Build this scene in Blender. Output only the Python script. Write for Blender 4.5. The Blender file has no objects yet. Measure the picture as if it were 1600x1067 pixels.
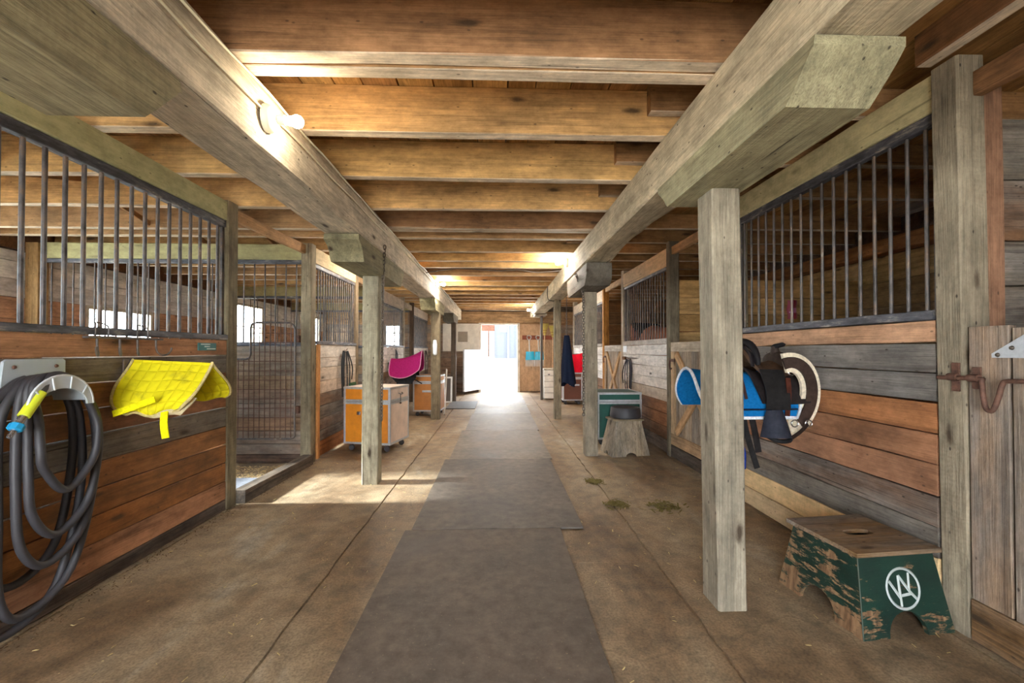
import bpy, bmesh, math, random
from mathutils import Vector, Matrix, Euler, noise

random.seed(7)
sc = bpy.context.scene
COL = sc.collection
PI = math.pi
V = Vector

# ------------------------------------------------------------------ camera, world, sun, exposure
cam_d = bpy.data.cameras.new('camera')
cam = bpy.data.objects.new('camera', cam_d)
COL.objects.link(cam)
cam_d.sensor_width = 36.0
cam_d.lens = 670.0 / 1600.0 * 36.0
cam_d.shift_y = 0.0040
cam_d.clip_start = 0.02
cam.location = (0, 0, 1.284)
cam.rotation_euler = (math.radians(90.7), 0, math.radians(-1.966))
sc.camera = cam

world = bpy.data.worlds.new('daylight')
sc.world = world
world.use_nodes = True
wn = world.node_tree
wn.nodes.clear()
w_out = wn.nodes.new('ShaderNodeOutputWorld')
w_bg = wn.nodes.new('ShaderNodeBackground')
w_bg.inputs['Color'].default_value = (0.86, 0.93, 1.0, 1)
w_bg.inputs['Strength'].default_value = 11.0
wn.links.new(w_bg.outputs[0], w_out.inputs[0])

sun_d = bpy.data.lights.new('sun', 'SUN')
sun_d.energy = 11.0
sun_d.angle = math.radians(4.0)
sun_d.color = (1.0, 0.97, 0.92)
sun = bpy.data.objects.new('sun', sun_d)
COL.objects.link(sun)
sun.location = (-12, 4, 9)
sun.rotation_euler = V((math.cos(math.radians(26)), 0.0, -math.sin(math.radians(26)))).to_track_quat('-Z', 'Y').to_euler()

sc.view_settings.view_transform = 'Standard'
sc.view_settings.look = 'None'
sc.view_settings.gamma = 1.0
sc.view_settings.use_curve_mapping = False
sc.view_settings.exposure = 1.5
BULB = 95.0          # emission of the bare bulbs
try:
    sc.cycles.use_denoising = True
    sc.cycles.max_bounces = 10
    sc.cycles.diffuse_bounces = 6
    sc.cycles.sample_clamp_indirect = 8.0
except Exception:
    pass

# ------------------------------------------------------------------ colours and materials
def S(r, g, b):
    def f(u):
        u /= 255.0
        return u / 12.92 if u <= 0.04045 else ((u + 0.055) / 1.055) ** 2.4
    return (f(r), f(g), f(b), 1.0)

class NT:
    def __init__(self, name):
        self.m = bpy.data.materials.new(name)
        self.m.use_nodes = True
        self.t = self.m.node_tree
        self.t.nodes.clear()
        self.out = self.t.nodes.new('ShaderNodeOutputMaterial')
        self.b = self.t.nodes.new('ShaderNodeBsdfPrincipled')
        self.t.links.new(self.b.outputs[0], self.out.inputs[0])
    def n(self, kind, **kw):
        x = self.t.nodes.new(kind)
        for k, v in kw.items():
            setattr(x, k, v)
        return x
    def l(self, a, b):
        self.t.links.new(a, b)
    def val(self, sock, v):
        if hasattr(v, 'is_output') or isinstance(v, bpy.types.NodeSocket):
            self.l(v, sock)
        else:
            sock.default_value = v
    def math(self, op, a, b=0.0, c=None):
        x = self.n('ShaderNodeMath', operation=op)
        self.val(x.inputs[0], a); self.val(x.inputs[1], b)
        if c is not None: self.val(x.inputs[2], c)
        return x.outputs[0]
    def ramp(self, fac, stops):
        x = self.n('ShaderNodeValToRGB')
        e = x.color_ramp.elements
        while len(e) < len(stops): e.new(0.5)
        for k, (p, c) in enumerate(stops):
            e[k].position = p
            e[k].color = c if isinstance(c, tuple) else (c, c, c, 1)
        self.val(x.inputs[0], fac)
        return x.outputs[0]
    def mix(self, fac, a, b, mode='MIX'):
        x = self.n('ShaderNodeMix', data_type='RGBA', blend_type=mode)
        self.val(x.inputs[0], fac); self.val(x.inputs[6], a); self.val(x.inputs[7], b)
        return x.outputs[2]
    def coords(self, jitter=True, which='Object'):
        tc = self.n('ShaderNodeTexCoord').outputs[which]
        if not jitter: return tc
        oi = self.n('ShaderNodeObjectInfo')
        cx = self.n('ShaderNodeCombineXYZ')
        for k, s in enumerate((91.0, 57.0, 23.0)):
            self.l(self.math('MULTIPLY', oi.outputs['Random'], s), cx.inputs[k])
        a = self.n('ShaderNodeVectorMath', operation='ADD')
        self.l(tc, a.inputs[0]); self.l(cx.outputs[0], a.inputs[1])
        return a.outputs[0]
    def noise(self, co, scale=(1, 1, 1), s=1.0, detail=4, rough=0.6, dist=0.0):
        mp = self.n('ShaderNodeMapping')
        mp.inputs['Scale'].default_value = scale
        self.l(co, mp.inputs[0])
        x = self.n('ShaderNodeTexNoise')
        x.inputs['Scale'].default_value = s
        x.inputs['Detail'].default_value = detail
        x.inputs['Roughness'].default_value = rough
        x.inputs['Distortion'].default_value = dist
        self.l(mp.outputs[0], x.inputs['Vector'])
        return x.outputs[0]
    def voronoi(self, co, scale=(1, 1, 1), s=1.0, feature='F1', rnd=1.0):
        mp = self.n('ShaderNodeMapping')
        mp.inputs['Scale'].default_value = scale
        self.l(co, mp.inputs[0])
        x = self.n('ShaderNodeTexVoronoi', feature=feature)
        x.inputs['Scale'].default_value = s
        x.inputs['Randomness'].default_value = rnd
        self.l(mp.outputs[0], x.inputs['Vector'])
        return x.outputs['Distance']
    def bump(self, h, strength=0.3, dist=0.01):
        x = self.n('ShaderNodeBump')
        x.inputs['Strength'].default_value = strength
        x.inputs['Distance'].default_value = dist
        self.val(x.inputs['Height'], h)
        self.l(x.outputs[0], self.b.inputs['Normal'])
    def set(self, color=None, rough=None, metal=None, spec=None):
        if color is not None: self.val(self.b.inputs['Base Color'], color)
        if rough is not None: self.val(self.b.inputs['Roughness'], rough)
        if metal is not None: self.val(self.b.inputs['Metallic'], metal)
        if spec is not None: self.val(self.b.inputs['Specular IOR Level'], spec)
        return self.m

def wood_mat(name, grain=0.5, fine=0.3, blotch=0.35, knots=1.0, gray=0.0, saw=0.0, rough=0.8, bump=0.35, specks=0.6, stain=(0.05, 0.032, 0.02, 1), stain_amt=0.0, pale_under=None):
    """wood along local X; the object's own colour is the timber's tint"""
    t = NT(name)
    oi = t.n('ShaderNodeObjectInfo')
    co = t.coords()
    n1 = t.noise(co, (0.55, 13, 13), 1.0, 7, 0.68, 1.1)
    n2 = t.noise(co, (4, 170, 170), 1.0, 3, 0.6)
    n3 = t.noise(co, (2.0, 4.5, 4.5), 1.0, 6, 0.7)
    n4 = t.noise(co, (9, 16, 16), 1.0, 6, 0.75)
    g1 = t.ramp(n1, [(0.32, 1 - grain), (0.5, 1.0), (0.7, 1.0 + grain * 0.22)])
    g2 = t.ramp(n2, [(0.32, 1 - fine), (0.6, 1.0)])
    g3 = t.ramp(n3, [(0.32, 1 - blotch), (0.68, 1.0 + blotch * 0.35)])
    g4 = t.ramp(n4, [(0.34, 0.72), (0.6, 1.06)])
    c = oi.outputs['Color']
    if pale_under:                       # paler tint on faces that point down
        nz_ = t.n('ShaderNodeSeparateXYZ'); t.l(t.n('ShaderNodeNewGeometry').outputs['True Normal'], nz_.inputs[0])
        c = t.mix(t.ramp(t.math('MULTIPLY', nz_.outputs[2], -1.0), [(0.6, 0.0), (0.8, 0.85)]), c, pale_under)
    if gray > 0:
        gn = t.ramp(t.noise(co, (0.8, 4.5, 4.5), 1.0, 6, 0.7), [(0.36, 0.0), (0.62, gray)])
        c = t.mix(gn, c, (0.30, 0.275, 0.245, 1))
    for g_ in (g1, g2, g3, g4):
        c = t.mix(1.0, c, g_, 'MULTIPLY')
    rnd = t.math('MULTIPLY_ADD', oi.outputs['Random'], 0.24, 0.88)
    c = t.mix(1.0, c, rnd, 'MULTIPLY')
    if stain_amt > 0:
        sm = t.ramp(t.noise(co, (1.2, 6, 6), 1.0, 6, 0.7, 0.5), [(0.52, 0.0), (0.68, stain_amt)])
        c = t.mix(sm, c, stain)
    h = t.math('ADD', t.math('MULTIPLY', n1, 1.0), t.math('ADD', t.math('MULTIPLY', n2, 0.4), t.math('MULTIPLY', n4, 0.5)))
    if saw > 0:
        w = t.n('ShaderNodeTexWave', wave_type='BANDS', bands_direction='X')
        w.inputs['Scale'].default_value = 14.0; w.inputs['Distortion'].default_value = 6.0
        w.inputs['Detail'].default_value = 3.0; w.inputs['Detail Scale'].default_value = 1.5
        t.l(co, w.inputs['Vector'])
        sawm = t.math('MULTIPLY', w.outputs[1], t.ramp(t.noise(co, (1.5, 5, 5), 1.0, 2), [(0.45, 0.0), (0.6, 1.0)]))
        c = t.mix(1.0, c, t.ramp(sawm, [(0.3, 1.0), (0.9, 1 - 0.22 * saw)]), 'MULTIPLY')
        h = t.math('SUBTRACT', h, t.math('MULTIPLY', sawm, 0.4 * saw))
    if knots > 0:
        kd = t.voronoi(co, (1.7, 5.5, 5.5), 1.0)
        kd2 = t.math('ADD', kd, t.math('MULTIPLY_ADD', n4, 0.08, -0.04))
        c = t.mix(t.ramp(kd2, [(0.05, 0.95 * knots), (0.12, 0.12 * knots), (0.2, 0.0)]), c, (0.045, 0.028, 0.016, 1))
        crack = t.ramp(t.noise(co, (0.55, 30, 30), 1.0, 3, 0.55, 0.6), [(0.27, 0.85 * knots), (0.315, 0.0)])
        c = t.mix(crack, c, (0.03, 0.02, 0.014, 1))
        h = t.math('SUBTRACT', h, t.math('MULTIPLY', crack, 0.8))
    if specks > 0:
        sd = t.voronoi(co, (9, 17, 17), 1.0)
        c = t.mix(t.ramp(sd, [(0.05, specks), (0.1, 0.0)]), c, (0.03, 0.022, 0.016, 1))
    t.bump(h, bump, 0.012)
    return t.set(c, rough, spec=0.25)

MAT = {}
MAT['wood'] = wood_mat('sawn_wood', 0.42, 0.28, 0.42, 0.9, saw=0.1)
MAT['joist'] = wood_mat('pale_edge_joist', 0.4, 0.26, 0.42, 0.9, saw=0.1, pale_under=S(244, 226, 198))
MAT['weathered'] = wood_mat('weathered_wood', 0.5, 0.34, 0.42, 1.0, gray=0.7, bump=0.6, specks=0.8)
MAT['stained'] = wood_mat('stained_wood', 0.34, 0.22, 0.5, 0.8, rough=0.6, bump=0.25, stain=(0.13, 0.062, 0.022, 1), stain_amt=0.5)
MAT['hewn'] = wood_mat('hewn_timber', 0.34, 0.32, 0.42, 1.0, rough=0.85, bump=0.6, saw=0.2, specks=0.85, stain=(0.1, 0.075, 0.05, 1), stain_amt=0.35)
MAT['whitewash'] = wood_mat('worn_whitewashed_wood', 0.2, 0.15, 0.3, 1.0, rough=0.8, bump=0.4, specks=0.9, stain=(0.3, 0.21, 0.14, 1), stain_amt=0.4)
MAT['dirty'] = wood_mat('grimy_wood', 0.6, 0.4, 0.7, 1.0, gray=0.35, bump=0.6)
MAT['smoothwood'] = wood_mat('planed_board', 0.12, 0.1, 0.22, 0.5, rough=0.7, bump=0.18, specks=0.6, saw=0.2)

def simple(name, col, rough=0.6, metal=0.0, var=0.25, scale=8.0, bump=0.0, spec=0.5, use_obj_color=False):
    t = NT(name)
    co = t.coords()
    n = t.noise(co, (1, 1, 1), scale, 4, 0.65)
    g = t.ramp(n, [(0.3, 1 - var), (0.7, 1 + var * 0.4)])
    base = t.n('ShaderNodeObjectInfo').outputs['Color'] if use_obj_color else col
    c = t.mix(1.0, base, g, 'MULTIPLY')
    if bump: t.bump(n, bump, 0.01)
    return t.set(c, rough, metal, spec)

MAT['tint'] = simple('painted_surface', None, 0.6, var=0.18, use_obj_color=True)
MAT['cloth'] = simple('woven_cloth', None, 0.95, var=0.3, scale=60, bump=0.3, spec=0.1, use_obj_color=True)
MAT['leather'] = simple('leather', None, 0.6, var=0.4, scale=25, bump=0.25, spec=0.12, use_obj_color=True)
MAT['rubber'] = simple('black_rubber', S(56, 54, 57), 0.55, var=0.2, scale=20)
MAT['plastic'] = simple('plastic', None, 0.4, var=0.08, use_obj_color=True)
MAT['alu'] = simple('aluminium_trim', S(196, 198, 200), 0.42, 0.55, var=0.2, scale=30)
MAT['chrome'] = simple('chrome', S(190, 190, 192), 0.25, 0.9, var=0.1)
MAT['chain'] = simple('dull_chain_steel', S(96, 88, 78), 0.5, 0.6, var=0.3, scale=30)
MAT['porcelain'] = simple('porcelain', S(232, 226, 212), 0.3, var=0.06)
MAT['cable'] = simple('cable_sheath', S(206, 196, 168), 0.6, var=0.2)
MAT['darkcable'] = simple('dark_cable_sheath', S(70, 60, 50), 0.6, var=0.2)

t = NT('bar_steel')                         # dark steel bars, worn paint, dust and rust
co = t.coords()
n = t.noise(co, (1, 1, 0.6), 14, 5, 0.7)
c = t.ramp(n, [(0.3, S(48, 42, 40)), (0.5, S(92, 86, 84)), (0.62, S(112, 92, 76)), (0.75, S(150, 146, 144))])
t.bump(n, 0.3, 0.004)
MAT['bar'] = t.set(c, 0.5, 0.35)

t = NT('angle_iron')                        # sills and top rails of the grilles
co = t.coords()
n = t.noise(co, (2, 8, 8), 3, 6, 0.7)
c = t.ramp(n, [(0.38, S(58, 58, 62)), (0.55, S(92, 92, 98)), (0.64, S(150, 142, 132)), (0.7, S(176, 170, 160))])
t.bump(n, 0.4, 0.006)
MAT['iron'] = t.set(c, 0.55, 0.3)

t = NT('rusty_iron')
co = t.coords()
n = t.noise(co, (1, 1, 1), 22, 5, 0.7)
c = t.ramp(n, [(0.3, S(62, 42, 34)), (0.55, S(104, 72, 58)), (0.75, S(128, 92, 74))])
t.bump(n, 0.4, 0.004)
MAT['rust'] = t.set(c, 0.7, 0.3)

t = NT('concrete')                          # worn barn floor, dust and hoof wear drawn out along the aisle
co = t.coords(False)
wco = t.n('ShaderNodeNewGeometry').outputs['Position']
n1 = t.noise(wco, (1.4, 0.55, 1), 1.0, 5, 0.65, 0.4)
n2 = t.noise(wco, (1, 1, 1), 7.0, 6, 0.7)
n3 = t.noise(wco, (1, 1, 1), 90.0, 3, 0.6)
c = t.ramp(n1, [(0.3, S(106, 82, 58)), (0.44, S(144, 120, 92)), (0.58, S(164, 144, 116)), (0.72, S(190, 178, 158))])
c = t.mix(1.0, c, t.ramp(n2, [(0.34, 0.58), (0.6, 1.1)]), 'MULTIPLY')
c = t.mix(1.0, c, t.ramp(n3, [(0.34, 0.66), (0.6, 1.04)]), 'MULTIPLY')
cd = t.n('ShaderNodeVectorMath', operation='ADD')
t.l(wco, cd.inputs[0])
nz = t.n('ShaderNodeTexNoise'); nz.inputs['Scale'].default_value = 2.2; nz.inputs['Detail'].default_value = 4
t.l(wco, nz.inputs['Vector'])
sc2 = t.n('ShaderNodeVectorMath', operation='SCALE'); sc2.inputs[3].default_value = 0.5
t.l(nz.outputs[1], sc2.inputs[0]); t.l(sc2.outputs[0], cd.inputs[1])
ve = t.voronoi(cd.outputs[0], (0.45, 0.30, 0.4), 1.0, 'DISTANCE_TO_EDGE')
crk = t.ramp(ve, [(0.0, 0.3), (0.003, 0.0)])
c = t.mix(crk, c, S(70, 58, 46))
t.bump(t.math('ADD', t.math('MULTIPLY', n2, 0.8), t.math('MULTIPLY', n3, 0.25)), 0.35, 0.012)
MAT['concrete'] = t.set(c, t.ramp(n2, [(0.3, 0.5), (0.7, 0.72)]), spec=0.35)

t = NT('stall_mat_rubber')                  # dusty rubber mats
wco = t.n('ShaderNodeNewGeometry').outputs['Position']
n1 = t.noise(wco, (1, 1, 1), 1.6, 5, 0.65, 0.3)
n2 = t.noise(wco, (1, 1, 1), 14, 5, 0.7)
c = t.mix(1.0, t.n('ShaderNodeObjectInfo').outputs['Color'], t.ramp(n1, [(0.32, 0.62), (0.68, 1.35)]), 'MULTIPLY')
c = t.mix(1.0, c, t.ramp(n2, [(0.32, 0.66), (0.65, 1.15)]), 'MULTIPLY')
n3 = t.noise(wco, (1, 1, 1), 70, 3, 0.6)
c = t.mix(t.ramp(n3, [(0.64, 0.0), (0.72, 0.5)]), c, S(150, 132, 108))
t.bump(n2, 0.3, 0.006)
MAT['mat'] = t.set(c, t.ramp(n1, [(0.3, 0.5), (0.7, 0.68)]), spec=0.3)

for nm_, col_, st_ in (('bulb', (1.0, 0.86, 0.64, 1), BULB), ('bulb_white', (1.0, 0.93, 0.82, 1), BULB * 6.0)):
    t = NT('light_%s_glass' % nm_)
    em = t.n('ShaderNodeEmission')
    em.inputs['Color'].default_value = col_
    em.inputs['Strength'].default_value = st_
    t.l(em.outputs[0], t.out.inputs[0])
    MAT[nm_] = t.m

t = NT('window_glass')
tr = t.n('ShaderNodeBsdfTransparent'); tr.inputs[0].default_value = (0.9, 0.95, 0.97, 1)
gl = t.n('ShaderNodeBsdfGlossy'); gl.inputs['Roughness'].default_value = 0.08
mx = t.n('ShaderNodeMixShader'); mx.inputs[0].default_value = 0.06
t.l(tr.outputs[0], mx.inputs[1]); t.l(gl.outputs[0], mx.inputs[2]); t.l(mx.outputs[0], t.out.inputs[0])
MAT['glass'] = t.m

t = NT('gravel_yard')
wco = t.n('ShaderNodeNewGeometry').outputs['Position']
n1 = t.noise(wco, (1, 1, 1), 12, 5, 0.7)
MAT['ground'] = t.set(t.ramp(n1, [(0.3, S(196, 188, 176)), (0.7, S(226, 220, 210))]), 0.95)

t = NT('plaster_wall')
co = t.coords(False)
n1 = t.noise(co, (1, 1, 1), 3, 5, 0.7)
t.bump(n1, 0.4, 0.02)
MAT['plaster'] = t.set(t.ramp(n1, [(0.3, S(150, 130, 104)), (0.7, S(184, 168, 142))]), 0.9)

t = NT('quilted_yellow_cotton')             # diamond-free straight quilting lines, dirt smears
co = t.n('ShaderNodeUVMap').outputs[0]
sx = t.n('ShaderNodeSeparateXYZ'); t.l(co, sx.inputs[0])
lines = t.math('ABSOLUTE', t.math('SINE', t.math('MULTIPLY', sx.outputs[1], PI * 11)))
lines2 = t.math('ABSOLUTE', t.math('SINE', t.math('MULTIPLY', sx.outputs[0], PI * 8)))
hl = t.math('MINIMUM', t.math('POWER', lines, 0.5), t.math('POWER', lines2, 0.5))
n1 = t.noise(co, (3, 5, 1), 1.0, 5, 0.7)
c = t.mix(t.ramp(n1, [(0.52, 0.0), (0.72, 0.6)]), S(226, 212, 30), S(128, 118, 44))
c = t.mix(1.0, c, t.ramp(hl, [(0.0, 0.84), (0.4, 1.0)]), 'MULTIPLY')
t.bump(hl, 0.6, 0.012)
MAT['yellowpad'] = t.set(c, 0.9, spec=0.1)

t = NT('peeling_green_paint')               # green paint worn to bare wood, wear towards the foot of the board
co = t.n('ShaderNodeTexCoord').outputs['Object']
sz = t.n('ShaderNodeSeparateXYZ'); t.l(co, sz.inputs[0])
n1 = t.noise(co, (9, 9, 34), 1.0, 6, 0.72, 0.2)
n2 = t.noise(co, (7, 7, 7), 1.0, 3, 0.6)
wear = t.n('ShaderNodeAttribute', attribute_name='wear')
foot = t.ramp(sz.outputs[2], [(0.0, 0.14), (0.07, 0.1), (0.13, 0.0)])
k = t.math('ADD', t.math('ADD', n1, t.math('MULTIPLY', n2, 0.35)), t.math('ADD', wear.outputs['Fac'], foot))
bare = t.ramp(k, [(0.80, 0.0), (0.86, 1.0)])
woodc = t.ramp(t.noise(co, (40, 40, 6), 1.0, 4, 0.6), [(0.3, S(92, 66, 44)), (0.7, S(150, 118, 86))])
green = t.ramp(n2, [(0.3, S(8, 34, 27)), (0.7, S(15, 50, 39))])
c = t.mix(bare, green, woodc)
t.bump(k, 0.4, 0.006)
MAT['peelgreen'] = t.set(c, 0.55)

# ------------------------------------------------------------------ geometry helpers
WORLD = {}

def link(o, parent=None, M=None):
    COL.objects.link(o)
    M = M or Matrix()
    if parent is not None:
        o.parent = parent
        o.matrix_basis = WORLD[parent].inverted() @ M
    else:
        o.matrix_basis = M
    WORLD[o] = M
    return o

def T(x, y, z): return Matrix.Translation((x, y, z))
def RZ(deg): return Matrix.Rotation(math.radians(deg), 4, 'Z')
def RX(deg): return Matrix.Rotation(math.radians(deg), 4, 'X')
def RY(deg): return Matrix.Rotation(math.radians(deg), 4, 'Y')

def tag(o, label=None, cat=None, group=None, kind=None):
    if label: o['label'] = label
    if cat: o['category'] = cat
    if group: o['group'] = group
    if kind: o['kind'] = kind
    return o

def thing(name, M, label=None, cat=None, group=None, kind=None):
    o = bpy.data.objects.new(name, None)
    o.empty_display_size = 0.1
    link(o, None, M if isinstance(M, Matrix) else T(*M))
    return tag(o, label, cat, group, kind)

def mesh_obj(name, me, mat, parent=None, M=None, color=None):
    o = bpy.data.objects.new(name, me)
    if not me.materials:
        me.materials.append(MAT[mat] if isinstance(mat, str) else mat)
    if color: o.color = color
    return link(o, parent, M)

def bar_rings(L, w, t, bev, n, jit, seed, taper=None):
    """octagonal-section stick along local X, thickness on Y, width on Z"""
    rnd = random.Random(seed)
    vs, fs = [], []
    hw, ht = w / 2, t / 2
    b = min(bev, hw * 0.9, ht * 0.9)
    prof = [(-ht + b, -hw), (ht - b, -hw), (ht, -hw + b), (ht, hw - b), (ht - b, hw), (-ht + b, hw), (-ht, hw - b), (-ht, -hw + b)]
    for i in range(n + 1):
        x = -L / 2 + L * i / n
        dy, dz = rnd.uniform(-jit, jit), rnd.uniform(-jit, jit)
        for k, (y, z) in enumerate(prof):
            j = jit * 0.6
            vs.append((x, y + dy * 0.4 + rnd.uniform(-j, j) * 0.5, z + dz + rnd.uniform(-j, j)))
    for i in range(n):
        for k in range(8):
            a, c = i * 8 + k, i * 8 + (k + 1) % 8
            fs.append((a, a + 8, c + 8, c))
    fs.append(tuple(range(8)))
    fs.append(tuple(n * 8 + k for k in range(7, -1, -1)))
    me = bpy.data.meshes.new('stick')
    me.from_pydata(vs, [], [tuple(reversed(f)) for f in fs])
    return me

_stick = {}
def stick_mesh(L, w, t, bev, n, jit, mat):
    var = random.randrange(6)
    key = (round(L, 3), round(w, 3), round(t, 3), round(bev, 4), n, round(jit, 4), mat, var)
    if key not in _stick:
        _stick[key] = bar_rings(L, w, t, bev, n, jit, hash(key[:6]) + var * 77)
    return _stick[key]

def plank(name, parent, a, b, w, t, normal, mat='wood', color=None, bev=0.004, n=2, jit=0.0015):
    a, b = V(a), V(b)
    d = b - a
    L = d.length
    x = d / L
    nrm = V(normal)
    y = (nrm - x * nrm.dot(x)).normalized()
    z = x.cross(y)
    M = Matrix(((x.x, y.x, z.x, 0), (x.y, y.y, z.y, 0), (x.z, y.z, z.z, 0), (0, 0, 0, 1)))
    M = Matrix.Translation((a + b) / 2) @ M
    return mesh_obj(name, stick_mesh(L, w, t, bev, n, jit, mat), mat, parent, M, color)

class MB:
    def __init__(self):
        self.v, self.f = [], []
        self.uv = None
    def add(self, vs, fs, M=None):
        k = len(self.v)
        self.v += [tuple(M @ V(p)) if M else tuple(p) for p in vs]
        self.f += [tuple(i + k for i in f) for f in fs]
        return self
    def box(self, c, s, M=None, bev=0.0):
        x, y, z = (u / 2 for u in s)
        if bev <= 0:
            vs = [(sx * x, sy * y, sz * z) for sx in (-1, 1) for sy in (-1, 1) for sz in (-1, 1)]
            fs = [(0, 1, 3, 2), (4, 6, 7, 5), (0, 4, 5, 1), (2, 3, 7, 6), (0, 2, 6, 4), (1, 5, 7, 3)]
            vs = [(p[0] + c[0], p[1] + c[1], p[2] + c[2]) for p in vs]
            return self.add(vs, fs, M)
        bm = bmesh.new()
        bmesh.ops.create_cube(bm, size=1.0)
        for vv in bm.verts: vv.co = V((vv.co.x * s[0], vv.co.y * s[1], vv.co.z * s[2]))
        bmesh.ops.bevel(bm, geom=bm.edges[:], offset=bev, segments=2, affect='EDGES', profile=0.5)
        bm.verts.index_update()
        vs = [(p.co.x + c[0], p.co.y + c[1], p.co.z + c[2]) for p in bm.verts]
        fs = [tuple(q.index for q in f.verts) for f in bm.faces]
        bm.free()
        return self.add(vs, fs, M)
    def tube(self, pts, r, sides=8, closed=False, M=None, flat=None):
        pts = [V(p) for p in pts]
        n = len(pts)
        rs = r if isinstance(r, (list, tuple)) else [r] * n
        vs, fs = [], []
        prev = None
        for i in range(n):
            if closed:
                d = (pts[(i + 1) % n] - pts[i - 1])
            else:
                d = pts[min(i + 1, n - 1)] - pts[max(i - 1, 0)]
            d = d.normalized() if d.length > 1e-9 else V((0, 0, 1))
            if prev is None:
                up = V((0, 0, 1)) if abs(d.z) < 0.9 else V((1, 0, 0))
                x = up.cross(d).normalized()
            else:
                x = (prev - d * prev.dot(d))
                x = x.normalized() if x.length > 1e-6 else V((1, 0, 0))
            prev = x
            y = d.cross(x)
            for k in range(sides):
                a = 2 * PI * k / sides
                fx, fy = (1, 1) if flat is None else flat
                vs.append(pts[i] + x * (math.cos(a) * rs[i] * fx) + y * (math.sin(a) * rs[i] * fy))
        for i in range(n if closed else n - 1):
            j = (i + 1) % n
            for k in range(sides):
                k2 = (k + 1) % sides
                fs.append((i * sides + k, i * sides + k2, j * sides + k2, j * sides + k))
        if not closed:
            fs.append(tuple(range(sides - 1, -1, -1)))
            fs.append(tuple((n - 1) * sides + k for k in range(sides)))
        return self.add(vs, fs, M)
    def lathe(self, prof, sides=16, M=None, cap=True):
        vs, fs = [], []
        for (r, z) in prof:
            for k in range(sides):
                a = 2 * PI * k / sides
                vs.append((r * math.cos(a), r * math.sin(a), z))
        n = len(prof)
        for i in range(n - 1):
            for k in range(sides):
                k2 = (k + 1) % sides
                fs.append((i * sides + k, i * sides + k2, (i + 1) * sides + k2, (i + 1) * sides + k))
        if cap:
            fs.append(tuple(range(sides - 1, -1, -1)))
            fs.append(tuple((n - 1) * sides + k for k in range(sides)))
        return self.add(vs, fs, M)
    def prism(self, poly, h0, h1, M=None):
        """polygon in local XY extruded along Z"""
        n = len(poly)
        vs = [(p[0], p[1], h0) for p in poly] + [(p[0], p[1], h1) for p in poly]
        fs = [tuple(range(n - 1, -1, -1)), tuple(range(n, 2 * n))]
        for k in range(n):
            k2 = (k + 1) % n
            fs.append((k, k2, n + k2, n + k))
        return self.add(vs, fs, M)
    def sheet(self, fn, nu, nv, th=0.0, M=None, uv=False):
        """surface fn(u, v) with u, v in 0..1, thickened along its normal"""
        P = [[V(fn(i / nu, j / nv)) for j in range(nv + 1)] for i in range(nu + 1)]
        def nrm(i, j):
            a = P[min(i + 1, nu)][j] - P[max(i - 1, 0)][j]
            b = P[i][min(j + 1, nv)] - P[i][max(j - 1, 0)]
            c = a.cross(b)
            return c.normalized() if c.length > 1e-12 else V((0, 0, 1))
        vs, fs = [], []
        W = nv + 1
        for s in (0, 1):
            for i in range(nu + 1):
                for j in range(W):
                    vs.append(P[i][j] - nrm(i, j) * th * s)
        N = (nu + 1) * W
        idx = lambda i, j, s=0: s * N + i * W + j
        for i in range(nu):
            for j in range(nv):
                fs.append((idx(i, j), idx(i + 1, j), idx(i + 1, j + 1), idx(i, j + 1)))
                if th: fs.append((idx(i, j, 1), idx(i, j + 1, 1), idx(i + 1, j + 1, 1), idx(i + 1, j, 1)))
        if th:
            for i in range(nu):
                fs.append((idx(i, 0), idx(i, 0, 1), idx(i + 1, 0, 1), idx(i + 1, 0)))
                fs.append((idx(i, nv), idx(i + 1, nv), idx(i + 1, nv, 1), idx(i, nv, 1)))
            for j in range(nv):
                fs.append((idx(0, j), idx(0, j + 1), idx(0, j + 1, 1), idx(0, j, 1)))
                fs.append((idx(nu, j), idx(nu, j, 1), idx(nu, j + 1, 1), idx(nu, j + 1)))
        base = len(self.v)
        self.add(vs if th else vs[:N], fs, M)
        if uv:
            self.uv = (base, [(i / nu, j / nv) for s in (0, 1) for i in range(nu + 1) for j in range(W)])
        return self
    def ball(self, c, r, M=None, seg=12, rings=8):
        rx, ry, rz = r if isinstance(r, (tuple, list)) else (r, r, r)
        vs, fs = [], []
        for i in range(rings + 1):
            p = PI * i / rings
            for k in range(seg):
                a = 2 * PI * k / seg
                vs.append((c[0] + rx * math.sin(p) * math.cos(a), c[1] + ry * math.sin(p) * math.sin(a), c[2] + rz * math.cos(p)))
        for i in range(rings):
            for k in range(seg):
                k2 = (k + 1) % seg
                if i == 0: fs.append((k, seg + k, seg + k2)) if False else fs.append((i * seg + k, (i + 1) * seg + k, (i + 1) * seg + k2, i * seg + k2))
                else: fs.append((i * seg + k, (i + 1) * seg + k, (i + 1) * seg + k2, i * seg + k2))
        return self.add(vs, fs, M)
    def build(self, name, mat, parent=None, M=None, color=None, smooth=None, merge=False):
        me = bpy.data.meshes.new(name)
        me.from_pydata(self.v, [], self.f)
        if merge:
            bm = bmesh.new(); bm.from_mesh(me)
            bmesh.ops.remove_doubles(bm, verts=bm.verts[:], dist=1e-5)
            bmesh.ops.recalc_face_normals(bm, faces=bm.faces[:])
            bm.to_mesh(me); bm.free()
        if self.uv:
            base, uvs = self.uv
            ul = me.uv_layers.new(name='UVMap')
            for lp in me.loops:
                k = lp.vertex_index - base
                if 0 <= k < len(uvs): ul.data[lp.index].uv = uvs[k]
        if smooth is not None:
            me.shade_smooth()
            me.set_sharp_from_angle(angle=math.radians(smooth))
        return mesh_obj(name, me, mat, parent, M, color)

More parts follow.
